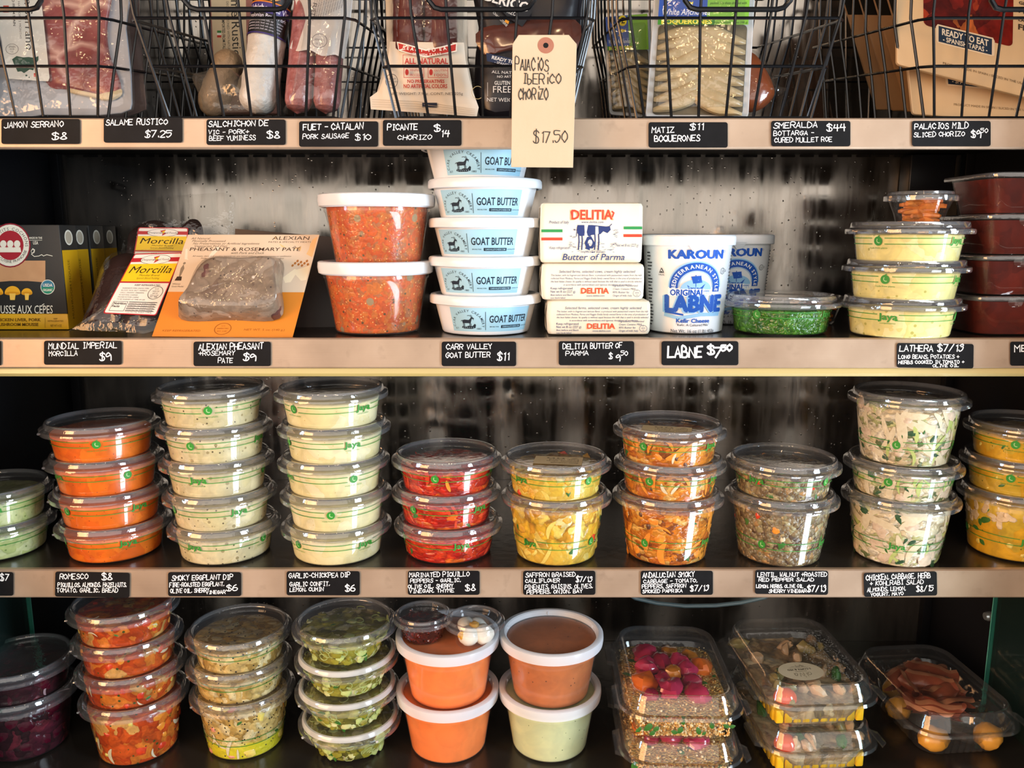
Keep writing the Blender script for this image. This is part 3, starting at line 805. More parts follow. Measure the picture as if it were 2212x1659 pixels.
F_ = {
 'romesco': food('romesco', [(3, 'e06a08'), (2, 'da6006'), (2, 'e67412')], 60, .4, rough=.35, bump=.08, shade=.12, flecks=[('8a3406', 260, .16)]),
 'eggplant': food('eggplant dip', [(3, 'cfc298'), (2, 'c9bc8e'), (2, 'd5c9a2')], 70, .5, rough=.4, bump=.15, shade=.14, flecks=[('5e5238', 190, .2), ('9c8c62', 110, .22)]),
 'chickpea': food('chickpea dip', [(3, 'ddd3a2'), (2, 'd9ce98'), (1, 'e1d9b0')], 50, .5, rough=.4, bump=.06, shade=.08, flecks=[('c2a560', 180, .1)]),
 'greendip': food('green dip', [(3, 'c0cb8c'), (2, 'b4c27c'), (1, 'cdd6a0')], 80, .6, rough=.4, bump=.2, shade=.2, flecks=[('7f9450', 170, .2)]),
 'piquillo': food('piquillo', [(4, 'c9240c'), (2, 'b11806'), (2, 'd93c14'), (1, 'e0661a')], 75, .9, (1, 1, 2.2), rough=.12, bump=.5, shade=.45),
 'cauli': food('cauliflower', [(3, 'e0b432'), (2, 'd29a2a'), (2, 'e8cc62'), (1, 'b98a34'), (1, 'efdf98')], 85, .6, rough=.25, bump=.6, shade=.4, layers=(.022, 'dcbc48', .6)),
 'cabbage': food('smoky cabbage', [(3, 'd07a1e'), (2, 'dd9230'), (2, 'b9611a'), (1, '8a4a1c'), (1, 'e0ac58')], 85, 1., (1, 1, 1.5), rough=.2, bump=.5, shade=.45),
 'lentil': food('lentil salad', [(3, '8d7c5c'), (3, '75644a'), (2, 'a4986e'), (1, '5a4634'), (1, 'b08a58')], 190, .3, rough=.25, bump=.7, shade=.4, layers=None),
 'chicken': food('chicken salad', [(3, 'ded3b4'), (2, 'e9e2cc'), (2, 'cdbd98'), (1, 'b9bd84'), (1, '6e7c4c')], 80, 1.1, (1, 1, 1.6), rough=.3, bump=.6, shade=.4),
 'bean': food('bean broth', [(3, 'd6a424'), (2, 'ccaa34'), (1, 'd9b64a')], 60, .6, rough=.2, bump=.12, shade=.2, flecks=[('6f6a1c', 170, .16)]),
 'beet': food('beets', [(3, '3a0d1c'), (2, '2a0914'), (2, '4e1226'), (1, '68202f')], 70, .6, rough=.15, bump=.6, shade=.6),
 'tomato': food('tomato beans', [(4, 'cc5418'), (2, 'b9420f'), (2, 'd97a28'), (1, 'd9a258')], 75, .8, rough=.15, bump=.4, shade=.35, flecks=[('3f4a1a', 120, .2)]),
 'sesame': food('sesame salad', [(3, 'd3b772'), (2, 'c3a258'), (2, 'e0cf9c'), (1, 'a98a48')], 95, .7, rough=.2, bump=.5, shade=.35, flecks=[('17140f', 200, .24)], layers=(.020, 'd8d020', .9)),
 'sesame2': food('sesame salad top', [(3, 'd3b772'), (2, 'c3a258'), (2, 'e0cf9c'), (1, 'a98a48')], 95, .7, rough=.2, bump=.5, shade=.35, flecks=[('17140f', 200, .24)]),
 'leek': food('leek rounds', [(3, 'a3a03c'), (2, 'bdbb68'), (2, '86842c'), (1, 'd6d5a4'), (1, '6b6a28')], 80, .5, rough=.15, bump=.5, shade=.4),
 'gazpacho': food('gazpacho', [(1, 'f08038'), (1, 'ee7c34')], 40, .4, rough=.3, bump=.02, shade=.04),
 'brownsoup': food('brown soup', [(1, 'bb6c38'), (1, 'b66835')], 50, .4, rough=.3, bump=.04, shade=.08, flecks=[('6b3a1c', 130, .13)]),
 'greensoup': food('green soup', [(1, 'cfd8a8'), (1, 'cad5a6')], 40, .4, rough=.3, bump=.02, shade=.05, flecks=[('6d8052', 120, .1)]),
 'pesto': food('pesto', [(3, '3c7a1c'), (2, '2d6614'), (1, '549030')], 240, .5, rough=.2, bump=.5, shade=.35, flecks=[('9dbb54', 330, .2)]),
 'hummus': food('bean spread', [(3, 'e6dc94'), (2, 'e2d68a'), (1, 'ece4a8')], 60, .6, rough=.4, bump=.1, shade=.12, flecks=[('b4ad58', 130, .22)]),
 'orangesoup': food('orange stew', [(3, 'c8560e'), (2, 'bd4d0a'), (2, 'c0661c'), (1, 'a8602e')], 190, .8, rough=.25, bump=.12, shade=.22, flecks=[('e8a45c', 300, .24), ('54401c', 150, .2), ('8f7a58', 45, .2)]),
 'darkred': food('dark red sauce', [(2, '5c1c12'), (1, '521810'), (1, '662015')], 50, .5, rough=.3, bump=.08, shade=.2),
 'carrot': food('pickled carrot', [(2, 'cf7a34'), (1, 'b9621f')], 60, .5, rough=.2, bump=.2),
 'chili': food('chopped chile', [(2, '4a120c'), (1, '6b1c10'), (1, '360c08')], 150, .6, rough=.15, bump=.7, shade=.5),
}
PC = {
 'piquillo': [('strip', REDP, 26, (14, 30)), ('leaf', GREEN, 5, (8, 13)), ('strip', CREAM, 4, (14, 22)), ('strip', ORP, 8, (12, 24))],
 'cauli': [('blob', YEL, 36, (8, 19)), ('blob', YELP, 16, (7, 14)), ('leaf', GREEN, 9, (7, 14)), ('blob', REDP, 3, (8, 14)), ('strip', YELP, 14, (14, 26)), ('blob', BRN, 7, (3, 6))],
 'cabbage': [('strip', ORP, 36, (14, 30)), ('leaf', GREEN, 9, (6, 12)), ('blob', BRN, 9, (4, 8)), ('strip', CREAM, 8, (12, 22)), ('blob', ORP, 12, (7, 13)), ('blob', PINKP, 6, (5, 10))],
 'lentil': [('grain', LENT, 230, (3.2, 5)), ('grain', LENT2, 200, (3.2, 5)), ('blob', ORP, 6, (6, 12)), ('leaf', GREEN, 10, (8, 16)), ('blob', REDP, 4, (5, 9)), ('blob', CREAM, 6, (4, 8))],
 'chicken': [('strip', CREAM, 60, (16, 38)), ('blob', CHICK, 26, (9, 20)), ('leaf', DKGREEN, 20, (8, 17)), ('strip', LGREEN, 22, (12, 26)), ('leaf', GREEN, 10, (6, 12))],
 'bean': [('leaf', GREEN, 14, (6, 12)), ('blob', YELP, 10, (4, 8))],
 'whitebean': [('bean', BEANW, 80, (11, 15)), ('leaf', GREEN, 12, (8, 14))],
 'beet': [('blob', M('beet chunk', '571428', .12, n=(90, '2a0812', .7)), 34, (9, 18)), ('strip', M('onion sliver', 'b9a3a8', .3, n=(90, '8d6f78', .6)), 5, (12, 20))],
 'tomato': [('blob', ORP, 14, (6, 12)), ('blob', REDP, 12, (7, 14)), ('strip', CREAM, 7, (12, 20)), ('leaf', GREEN, 8, (4, 9)), ('blob', YELP, 6, (6, 10))],
 'sesame': [('grain', SEED, 150, (1.6, 2.6)), ('strip', CREAM, 12, (12, 22)), ('blob', PINKP, 6, (7, 13)), ('strip', ORP, 5, (8, 14)), ('blob', YELP, 14, (8, 15)), ('leaf', GREEN, 4, (5, 8))],
 'leek': [('ringlet', LGREEN, 34, (9, 16)), ('blob', LGREEN, 26, (8, 15)), ('blob', M('olive', '7d7a26', .15, n=(90, '98943a', .6)), 20, (7, 14)), ('leaf', GREEN, 10, (6, 11)), ('blob', M('pale leek', 'd9dba8', .2, n=(120, 'b9bd70', .6)), 16, (6, 13))],
}
PNAME = {'piquillo': 'pepper_strips', 'cauli': 'cauliflower_florets', 'cabbage': 'cabbage_shreds', 'lentil': 'lentils', 'chicken': 'shredded_salad', 'bean': 'herb_leaves', 'beet': 'beet_chunks', 'tomato': 'vegetable_pieces', 'sesame': 'vegetable_pieces', 'leek': 'leek_rounds'}
STK = Vector((0, 0, 0))
def pitch(kind): return {'cup': .030, 'deli': .0650+.001}.get(kind, shape(kind)[2]+.0043)

def tub(kind, stuff, loc, rot, label, cat, group, seed=0, level=None, band=True, lidmat=None, pieces=None, pcs_key=None):
    t = thing({'deli': 'soup_tub', 'cup': 'portion_cup'}.get(kind, 'deli_tub'), label, cat, loc, group)
    h = shape(kind)[2]; lv = level or h-.0055
    f = F_[stuff]
    if kind == 'deli':
        milk = clear('milky tub wall', (.985, .985, .985), .8, .10, .03, 'ffffff')
        part('tub', tub_mesh(kind, milk), t)
        part('contents', fill_mesh(kind, f, h-.006, .0002), t, rot=(0, 0, rot))
        g = G() ; R1 = RL
        def ring():
            g = G(); g.lathe([(R1-.003, h-.011), (R1-.0004, h-.0095), (R1+.0004, h-.004), (R1, h+.0012), (R1-.0015, h+.0022), (R1-.0052, h+.0022), (R1-.0068, h+.0010), (R1-.0078, h-.0040)], lidmat or MILKY, 64)
            for k in range(5):
                a = R_(20+72*k); c = Vector((math.cos(a)*(R1-.0075), math.sin(a)*(R1-.0075), h-.0015)); g.blob(c, (.0012, .0012, .0022), lidmat or MILKY, k, 0, u=6, v=4)
            return g.mesh('lid')
        o = part('lid', cached(('dl', (lidmat or MILKY).name), ring), t)
        def pan():
            g = G(); g.lathe([(R1-.0078, h-.0040), (R1-.0095, h-.0043), (0, h-.0043)], clear('milky lid panel', (.95, .95, .95), .8, .15, .06, 'ffffff') if lidmat is None else lidmat, 64); return g.mesh('lid_panel')
        part('lid_panel', cached(('dp', (lidmat or MILKY).name), pan), o)
        return t
    part('tub', tub_mesh(kind, CLR), t)
    part('lid', lid_mesh(kind, lidmat or LID), t)
    part('contents', fill_mesh(kind, f, lv, .0014 if stuff in PC else .0004), t, rot=(0, 0, rot))
    if band and kind != 'cup': part('printed_band', band_mesh(kind, band == True), t, rot=(0, 0, rot), label='thin green lines and small logos' if band == True else 'thin green lines')
    key = pcs_key or (stuff if stuff in PC else None)
    if key:
        sp = PC[key]
        if kind == 'shallow': sp = [(a, b, max(2, int(n*.6)), (s0*.9, s1*.8)) for a, b, n, (s0, s1) in sp]
        part(PNAME[key], pieces_mesh(key, kind, .004, lv, sp, seed), t, kind='stuff', rot=(0, 0, rot))
    return t
ORD = {1: [''], 2: ['bottom', 'top'], 3: ['bottom', 'middle', 'top'], 4: ['bottom', 'second from bottom', 'third from bottom', 'top'], 5: ['bottom', 'second from bottom', 'middle', 'second from top', 'top']}
def stack(px, lid_py, base_py, Z, items, what, cat, group, rots, dxs=None, mats=None, pre='clear round tub of ', seed0=0, band=True):
    """items bottom to top; px = picture x of the bottom lid's middle"""
    rb = shape(items[0][0])[0]
    p = onz(px, base_py, Z); Y = p.y+rb-.002
    X = xat(px, Y, Z+shape(items[0][0])[2]); z = Z+.0002; n = len(items)
    for i, (kind, stuff) in enumerate(items):
        dx = dxs[i] if dxs else 0.
        size = {'shallow': 'shallow ', 'tall': 'deep ', 'bowl': 'rounded '}.get(kind, '') if len(set(k for k, s in items)) > 1 else ''
        lab = (ORD[n][i]+' of the stack, ' if n > 1 else '')+size+pre+what
        rng = random.Random(seed0+i*17)
        tub(kind, stuff, (X+dx, Y+rng.uniform(-.0012, .0012), z), R_(rots[i]), lab, cat, group, seed=1+(i+seed0) % 3, lidmat=mats[i] if mats else None, band=band)
        z += pitch(kind)+.0002
    return X, Y, z
D3 = 'stacked tubs on the third shelf'
S, T = 'shallow', 'tall'
stack(-10, 1150, 1219, Z3, [(S, 'greendip')]*2, 'pale green dip at the left picture edge', 'dip tub', D3, (-70, 30), (0, .001))
stack(246, 1160, 1220, Z3, [(S, 'romesco')]*4, 'orange romesco', 'dip tub', D3, (40, 60, -40, -70), (0, -.0015, -.003, -.004))
stack(485, 1160, 1224, Z3, [(S, 'eggplant')]*5, 'speckled beige eggplant dip', 'dip tub', D3, (-20, 40, -4, -100, -75), (0, -.002, -.003, -.003, -.005))
stack(727, 1160, 1225, Z3, [(S, 'chickpea')]*5, 'plain pale yellow chickpea dip', 'dip tub', D3, (48, -85, -55, 33, 52), (0, .001, 0, .002, 0))
stack(969, 1170, 1220, Z3, [(S, 'piquillo')]*3, 'shiny red peppers', 'salad tub', D3, (20, 50, 80), (0, -.002, -.001), seed0=3)
stack(1202, 1110, 1225, Z3, [(T, 'cauli'), (S, 'cauli')], 'yellow braised cauliflower', 'salad tub', D3, (140, 130), (0, -.001), seed0=5)
stack(1443, 1110, 1225, Z3, [(T, 'cabbage'), (S, 'cabbage'), (S, 'cabbage')], 'orange smoky cabbage', 'salad tub', D3, (50, 55, 48), (0, .001, -.001), seed0=6)
stack(1688, 1110, 1227, Z3, [(T, 'lentil'), (S, 'lentil')], 'brown lentil salad', 'salad tub', D3, (50, 130), (0, 0), seed0=7)
stack(1944, 1110, 1228, Z3, [(T, 'chicken'), (S, 'chicken'), (T, 'chicken')], 'white and green chicken salad', 'salad tub', D3, (-25, 50, 55), (0, 0, 0), seed0=8)
bx, by, bz = stack(2197, 1105, 1218, Z3, [(T, 'bean'), (S, 'bean'), (S, 'bean')], 'yellow white bean salad, right edge', 'salad tub', D3, (-12, 50, 50), (0, 0, 0), seed0=9)
D4 = 'stacked tubs on the bottom deck'
stack(50, 1540, 1648, Z4, [(T, 'beet'), (S, 'beet')], 'dark purple beets', 'salad tub', D4, (50, 50), (0, .001), seed0=11, band=False)
stack(291, 1545, 1656, Z4, [(T, 'tomato'), (S, 'tomato'), (S, 'tomato'), (S, 'tomato')], 'orange tomato stew', 'salad tub', D4, (50, 50, 50, 50), (0, -.001, -.002, -.003), seed0=12, band=False)
stack(525, 1530, 1643, Z4, [(T, 'sesame'), (S, 'sesame2'), (S, 'sesame2')], 'pale salad with black sesame', 'salad tub', D4, (50, 60, 40), (0, -.002, 0), seed0=13, band='lines')
stack(757, 1590, 1650, Z4, [('bowl', 'leek')]*4, 'olive green leek rounds', 'salad tub', D4, (50, 140, 80, 110), (0, -.002, -.001, -.002), mats=[RINGSHINE, RINGSHINE, RINGSHINE, LID], seed0=14, band=False)
D5 = 'white lidded soup tubs'
X4, Y4, z4 = stack(967, 1500, 1652, Z4, [('deli', 'gazpacho')]*2, 'smooth orange soup on the bottom deck', 'soup tub', D5, (0, 0), (0, .001), pre='round tub of ')
stack(1188, 1500, 1650, Z4, [('deli', 'greensoup')], 'pale green soup under the brown soup', 'soup tub', D5, (0,), pre='round tub of ')
p = onz(1188, 1650, Z4); yy = p.y+.0435-.002
tub('deli', 'brownsoup', (xat(1188, yy, Z4+.07)+.001, yy, Z4+.0004+pitch('deli')), 0, 'round tub of brown soup standing on the pale green soup tub', 'soup tub', D5)
# orange stew tubs on the second shelf, with solid white lids
for i, dx in ((0, 0.), (1, .003)):
    y = .060; tub('deli', 'orangesoup', (xat(812, y, Z2+.07)+dx, y, Z2+.0004+i*(pitch('deli'))), R_(70*i), ('bottom', 'top')[i]+' of two white lidded tubs of chunky orange stew beside the goat butter', 'stew tub', 'orange stew tubs', lidmat=clear('white lid', (.9, .92, .95), .6, .25, .85, 'eef2f6'))
# second shelf tubs
tub('shallow', 'pesto', (xat(1688, .058, Z2+.03)-.001, .056, Z2+.0002), R_(45), 'clear shallow tub of bright green pesto in front of the labne', 'sauce tub', 'tubs on the second shelf', level=.024)
X, Y, z = stack(1948, 690, 735, Z2, [(S, 'hummus')]*3, 'pale yellow bean spread on the second shelf', 'dip tub', 'tubs on the second shelf', (-38, 45, 33), (0, .0005, .001))
def carrots(loc, label):
    t = thing('portion_cup', label, 'portion cup', loc, 'small clear portion cups')
    part('cup', tub_mesh('cup', CLR), t); part('lid', lid_mesh('cup', LID), t)
    g = G(); rng = random.Random(4)
    for k in range(20):
        a = rng.uniform(-.5, .6)+(3.14 if k % 2 else 0); z = .0045+.00088*k; r = wall_r('cup', z)-.004
        d = Vector((math.cos(a), math.sin(a), rng.uniform(-.1, .1)))*rng.uniform(.7, .95)*r
        c = Vector((rng.uniform(-.004, .004), rng.uniform(-.004, .004), z))
        g.tube([c-d, c-d*.3+Vector((0, 0, .001)), c+d*.4+Vector((0, 0, .001)), c+d], .0030, F_['carrot'], 7, rads=[.0016, .0034, .0034, .0020])
    part('carrot_sticks', g, t, kind='stuff')
carrots((xat(1984, Y, z), Y, z), 'small clear cup of orange carrot sticks on top of the pale yellow tubs')
carrots((xat(1765, .13, Z2+.06), .13, Z2+.0002), 'small clear cup of orange carrot sticks standing behind the pesto tub')
for k in range(1):
    pass
# dark red sauce tubs with a yellow paper band, right end of the second shelf
RECT = 'dark red sauce boxes'
def sauce(loc, i):
    t = thing('sauce_box', ORD[4][i]+' of four clear tapered boxes of dark red sauce with yellow band', 'sauce box', loc, RECT)
    w, l, h = .125, .10, .0375
    def ring(k, z, off=0): return [Vector((x, y, z)) for x, y in rrect(0, 0, w*k+off, l*k+off, .016, 5)]
    g = G(); g.loft([ring(.80, 0), ring(.815, .001), ring(.93, h-.001), ring(1., h)], CLR, True, False); part('box', g, t)
    g = G(); g.loft([ring(.80, .001, -.0016), ring(.92, h-.004, -.0016), ring(.5, h-.004, -.0016)], F_['darkred'], True, True); part('contents', g, t)
    g = G(); g.loft([ring(1.015, h-.003), ring(1.02, h-.0012), ring(1.015, h+.0008), ring(.97, h+.0018), ring(.95, h+.0006), ring(.3, h+.0006)], LID, False, True)
    g.blob((-.022, -l*.5+.003, h-.004), (.0075, .0015, .006), CLR, 1, 0); part('lid', g, t)
    A = Art(); x0 = -.004; A.rect(x0, 0, x0+.046, h, M('yellow band', 'e0b416', .55), 6, 8)
    A.text('M', x0+.006, h*.62, .0052, 'f4f0e0')
    def f(x, y, off=0.):
        z = min(h-y, h-.003); k = .80+(.93-.80)*z/h; return Vector((x, -l*k/2-.0008-off, z))
    part('paper_band', A.bake(f, off=.0003), t, label='yellow paper band', smooth=False)
yy = .062
for i in range(4): sauce((xat(2192, yy, Z2+.08)+.0012*i, yy, Z2+.0002+i*.0395), i)
# portion cups on the orange soup
def pcup(px, label, kind):
    py = Y4-.002 if kind == 'chili' else Y4-.014
    zt = z4-.0004
    t = thing('portion_cup', label, 'portion cup', (xat(px, py, zt+.03), py, zt), 'small clear portion cups')
    part('cup', tub_mesh('cup', CLR), t); part('lid', lid_mesh('cup', LID), t)
    if kind == 'chili':
        part('contents', fill_mesh('cup', F_['chili'], .020, .0025), t)
        g = G(); rng = random.Random(2); mt = F_['chili']
        for k in range(70):
            a = rng.uniform(0, 6.28); zz = rng.uniform(.004, .022); r = wall_r('cup', zz)-.0012
            g.blob((r*math.cos(a), r*math.sin(a), zz), (.0022, .0022, .0016), mt, k, .5, rmat(rng), 6, 4)
        part('chile_bits', g, t, kind='stuff')
    else:
        EG = M('egg white', 'f2efe4', .25, n=(120, 'e2dccb', .6)); YK = M('egg yolk', 'e0b24a', .5, n=(160, 'cf9636', .6))
        g = G()
        for k, (x, y, zz, r) in enumerate(((-.006, -.010, .013, .0115), (.010, -.006, .013, .0118), (.001, .010, .013, .0125), (-.010, .006, .018, .010))):
            g.blob((x, y, zz), (r, r*.85, r*.95), EG, k, .12, None, 12, 8)
        part('egg_white', g, t, kind='stuff')
        g = G()
        for k, (x, y, zz, r) in enumerate(((-.0115, -.0135, .015, .006), (.000, -.005, .022, .006))): g.blob((x, y, zz), (r, r*.7, r), YK, k+5, .25, None, 10, 7)
        part('egg_yolk', g, t, kind='stuff')
pcup(914, 'small clear cup of dark red chopped chile on the orange soup lid', 'chili')
pcup(1025, 'small clear cup of chopped boiled egg on the orange soup lid', 'egg')
# paper stickers on lids
def sticker(px, py, z, w, h, rot, label, lines):
    c = onz(px, py, z); t = thing('lid_sticker', label, 'sticker', (c.x, c.y, z), 'paper stickers on tub lids')
    A = Art(); A.rect(-w/2, -h/2, w/2, h/2, M('sticker paper', 'cdb893', .6, n=(60, 'bca57e', .5)))
    rng = random.Random(3)
    for i, s in enumerate(lines): A.text(s, -w*.42, -h*.22+i*h*.19, h*.11, '3a332a', w=w*rng.uniform(.5, .8), bold=.01)
    ca, sa = math.cos(R_(rot)), math.sin(R_(rot))
    f = lambda x, y, off=0.: Vector((x*ca+y*sa, x*sa-y*ca, off))
    part('paper', A.bake(f, off=.0002), t, smooth=False)
zc = Z3+.0002+pitch('tall')+.0002; sticker(1206, 995, zc+shape('shallow')[2]+.0042, .05, .03, 172, 'small printed paper sticker on the lid of the top cauliflower tub', ['BRAISED CAULIFLOWER', 'pinenuts, olives', 'keep chilled', '7.00'])
sticker(1440, 928, zc+pitch('shallow')+.0002+shape('shallow')[2]+.0042, .05, .028, 166, 'small printed paper sticker on the lid of the top cabbage tub', ['SMOKY CABBAGE', 'tomato, peppers', 'keep chilled', '7.00'])
# white beans crowding the upper half of the deep bean tub
for o in [o for o in bpy.data.objects if o.get('label', '').startswith('bottom of the stack, deep clear round tub of yellow white bean')]:
    part('white_beans', pieces_mesh('whitebean', 'tall', .034, .060, PC['whitebean'], 7, .1), o, kind='stuff')
# ================================================================== SECOND SHELF PRODUCTS
# ---- goat butter tubs
GBW = M('white butter tub', 'eceff1', .3, n=(25, 'dfe5ea', .5)); SKY = M('sky label', 'a9d3e6', .45, n=(12, '98c8de', .5)); NAVY = '1f2c3a'
def goat(A, x, y, k, col):
    """a standing goat on rocks, built from simple outlines"""
    P = lambda pts: [(x+px*k, y+py*k) for px, py in pts]
    A.poly(P([(-9, -5), (-4, -6.5), (3, -6), (6, -8.5), (8.5, -8), (7, -3), (6, 0), (-8, 0.5)]), col)      # trunk and neck
    A.poly(P([(5.5, -8), (7, -11), (10, -11.2), (12.5, -9), (11.5, -8), (9, -8)]), col)                      # head
    A.line(P([(8, -11), (6.5, -13.5), (3.8, -14.6), (1.5, -14)]), 1.*k, col); A.line(P([(9.4, -11), (8.6, -13.8), (6.5, -15.6)]), .9*k, col)
    A.line(P([(11, -8), (11, -6)]), .8*k, col); A.line(P([(-9, -5), (-11, -3)]), 1.*k, col)
    for lx in (-7.5, -5.5, 4, 6): A.line(P([(lx, 0), (lx+.6, 3), (lx, 6)]), 1.2*k, col)
    A.poly(P([(-11, 9), (-9, 6), (-2, 6.8), (2, 5), (9, 5.5), (13, 1), (15, 3), (14, 9), (8, 11), (-6, 11)]), col)
    for i in range(6): A.line(P([(-8+3.6*i, 7.4), (-7+3.6*i, 9.6)]), .5*k, SKY)
def gb_label():
    A = Art(); A.rect(-44, -14, 44, 14, SKY, 30, 2)
    A.arc('CARR VALLEY CREAMERY', -25, 6, 15, 2.7, NAVY, bold=.01, sp=1.02)
    goat(A, -25.5, 4, .62, NAVY); A.text('EST', -40, 11.5, 2, NAVY); A.text('1883', -15.5, 11.5, 2, NAVY)
    A.rect(-6.6, -9.5, -6.1, 12, NAVY)
    A.text('GOAT BUTTER', -2.5, 3.2, 8., NAVY, w=43.5, bold=.022)
    A.text('800.462.7258', -2, 8.8, 1.3, NAVY); A.rect(10, 6.6, 34, 10, NAVY, 6); A.text('CARRVALLEYCHEESE.COM', 11.5, 9.2, 1.7, SKY, w=21, bold=.01); A.text('LAVALLE WI', 35.2, 8.8, 1.2, NAVY)
    return A
RB = (.0450, .0525, .0365)   # base radius, rim radius, rim height
def gb_tub(g):
    rb, rt, h = RB
    g.lathe([(0, .0008), (rb-.004, .0008), (rb-.003, 0), (rb-.001, .0006), (rb, .002), (rb+.0005, .004), (rt, h-.004), (rt+.0012, h-.003), (rt+.0012, h)], GBW, 64)
def gb_lid(g):
    h = RB[2]; r = .0575
    g.lathe([(r-.003, h-.0062), (r-.0012, h-.0066), (r, h-.0060), (r+.0003, h-.003), (r, h+.0010), (r-.0012, h+.0026), (r-.004, h+.0032), (r-.006, h+.0026), (r-.0075, h+.0010), (0, h+.0010)], GBW, 64)
gm, lm = G(), G(); gb_tub(gm); gb_lid(lm); gm = gm.mesh('tub'); lm = lm.mesh('lid')
zl = RB[2]*.44; 
def gbf(x, y, off=0.):
    z = zl-y*.001*.86; r = RB[0]+.0005+(RB[1]-RB[0]-.0005)*((z-.004)/(RB[2]-.008))+.0002+off; a = x*.001/.0495; return Vector((r*math.sin(a), -r*math.cos(a), z))
labm = gb_label().tess(4).bake(gbf).mesh('paper_label', smooth=False)
for i, (dx, rot, w) in enumerate(((.000, 9, 'bottom'), (-.0006, -5, 'second from bottom'), (.0004, -12, 'middle'), (.0002, -5, 'second from top'), (-.006, 12, 'top'))):
    y = .0625
    t = thing('butter_tub', w+' of five stacked white goat butter tubs with blue paper labels', 'butter tub', (xat(1049, y, Z2+.02)+dx, y, Z2+.0002+i*.0378), 'goat butter tubs')
    part('tub', gm, t); part('lid', lm, t); part('paper_label', labm, t, label='pale blue printed label', rot=(0, 0, R_(rot)))

# ---- butter bricks
PARCH = M('butter wrapper', 'f0e9d8', .45, n=(18, 'e4dac2', .5), bump=(70, .25)); BLUE = '2b3a6e'; DRED = 'cf4630'; GRN = '2f8f4e'
def brick_big():
    A = Art()
    A.text('DELITIA', 109, 36, 19, M('shadow tan', 'd9a06a', .5), w=92, bold=.045, al='c'); A.text('DELITIA', 109, 35, 19, DRED, w=88, bold=.025, al='c')
    A.line([(66, 28), (64, 20), (68, 17)], 3, DRED); A.line([(153, 30), (156, 22), (152, 19)], 3, DRED)
    A.text('www.delitia.com', 86, 43, 4.6, BLUE, w=48, it=.2)
    A.text('Product of Italy', 17, 44, 6, BLUE, w=42, it=.2)
    A.rect(0, 56, 46, 62, GRN); A.rect(0, 73, 46, 79, DRED); A.rect(178, 50, 218, 56, GRN); A.rect(178, 66, 218, 72, DRED)
    # cow and milker: plain outlines
    c = BLUE
    A.poly([(78, 47), (110, 47), (140, 50), (148, 49), (150, 57), (143, 64), (134, 60), (128, 66), (84, 70), (78, 64)], c)
    A.poly([(93, 47), (101, 47), (98, 62), (104, 78), (92, 80), (94, 62)], PARCH); A.poly([(117, 50), (123, 50), (124, 66), (117, 68)], PARCH)
    for x in (81, 88, 116, 124): A.line([(x, 66), (x+1, 80), (x, 98)], 2.6, c)
    A.line([(148, 49), (152, 45)], 1.5, c); A.line([(78, 50), (76, 70)], 1.4, c)
    A.disc(104, 66, 4.5, 4.5, c); A.poly([(99, 72), (108, 70), (116, 84), (112, 96), (98, 96), (94, 84)], c); A.disc(106, 84, 5, 7, PARCH, 12); A.poly([(95, 96), (103, 84), (106, 100)], c)
    rng = random.Random(2)
    for i in range(46):
        x = rng.uniform(58, 160); y = rng.uniform(82, 104); A.line([(x, y), (x+rng.uniform(3, 8), y-rng.uniform(-1, 2))], .7, c)
    for i in range(20):
        x = rng.choice((rng.uniform(58, 76), rng.uniform(150, 164))); y = rng.uniform(56, 76); A.line([(x, y), (x+rng.uniform(2, 6), y-1)], .7, c)
    A.text('Keep refrigerated', 18, 97, 5.4, BLUE, w=42, it=.2); A.text('Net wt 8 oz (227 g)', 162, 92, 6, BLUE, w=49, it=.1)
    A.text('Imported Italian', 86, 105, 5, BLUE, w=52, it=.2); A.text('Butter of Parma', 46, 120, 13, BLUE, w=135, it=.25, bold=.004)
    return A
def brick_side():
    A = Art(); b = BLUE
    A.text('Selected farms, selected cows, cream highly selected', 36, 19, 5.4, b, w=165, it=.22)
    for i, s in enumerate(('This butter, with its fragrant and delicate flavor, is produced with pasteurized creams from the milk', 'collected from Modena, Parma and Reggio Emilia family owned farms in the area of production of',
                           'the best Italian cheese. Its quality is without equal because the milk that is used is strictly selected')):
        A.text(s, 18, 26+i*6.6, 3.9, b, w=199, it=.22)
    A.text('in accordance with extraordinary and rigorous disciplinary of production.', 46, 46, 3.9, b, w=150, it=.22)
    A.text('Keep refrigerated', 18, 54, 5, b, w=48); A.text('Net wt 8 oz (227 g)', 18, 61, 5, b, w=54); A.text('Best before and Batch', 18, 67.5, 3.8, b, w=48, it=.15); A.text('see back label', 18, 73.5, 3.6, b, w=32, it=.1)
    A.text('DELITIA', 115, 63, 11, M('shadow tan', 'd9a06a', .5), w=62, bold=.04, al='c'); A.text('DELITIA', 115, 62, 11, DRED, w=60, bold=.02, al='c'); A.text('www.delitia.com', 96, 69, 3.6, b, w=40, it=.2)
    for i, s in enumerate(('Ingredients: Pasteurized', 'Cream. Contains: MILK', '83% Butter fat', 'Origin of milk: Italy')): A.text(s, 154, 48+i*7, 4, b, w=(54, 50, 36, 42)[i], it=.15)
    A.ring(207, 62, 8, 8.7, b, ry=.85); A.text('IT', 207, 58, 2.6, b, al='c'); A.text('08 90', 207, 62.5, 2.6, b, al='c'); A.text('CE', 207, 67, 2.6, b, al='c')
    return A
K2 = depth(.03, Z2+.06)/F
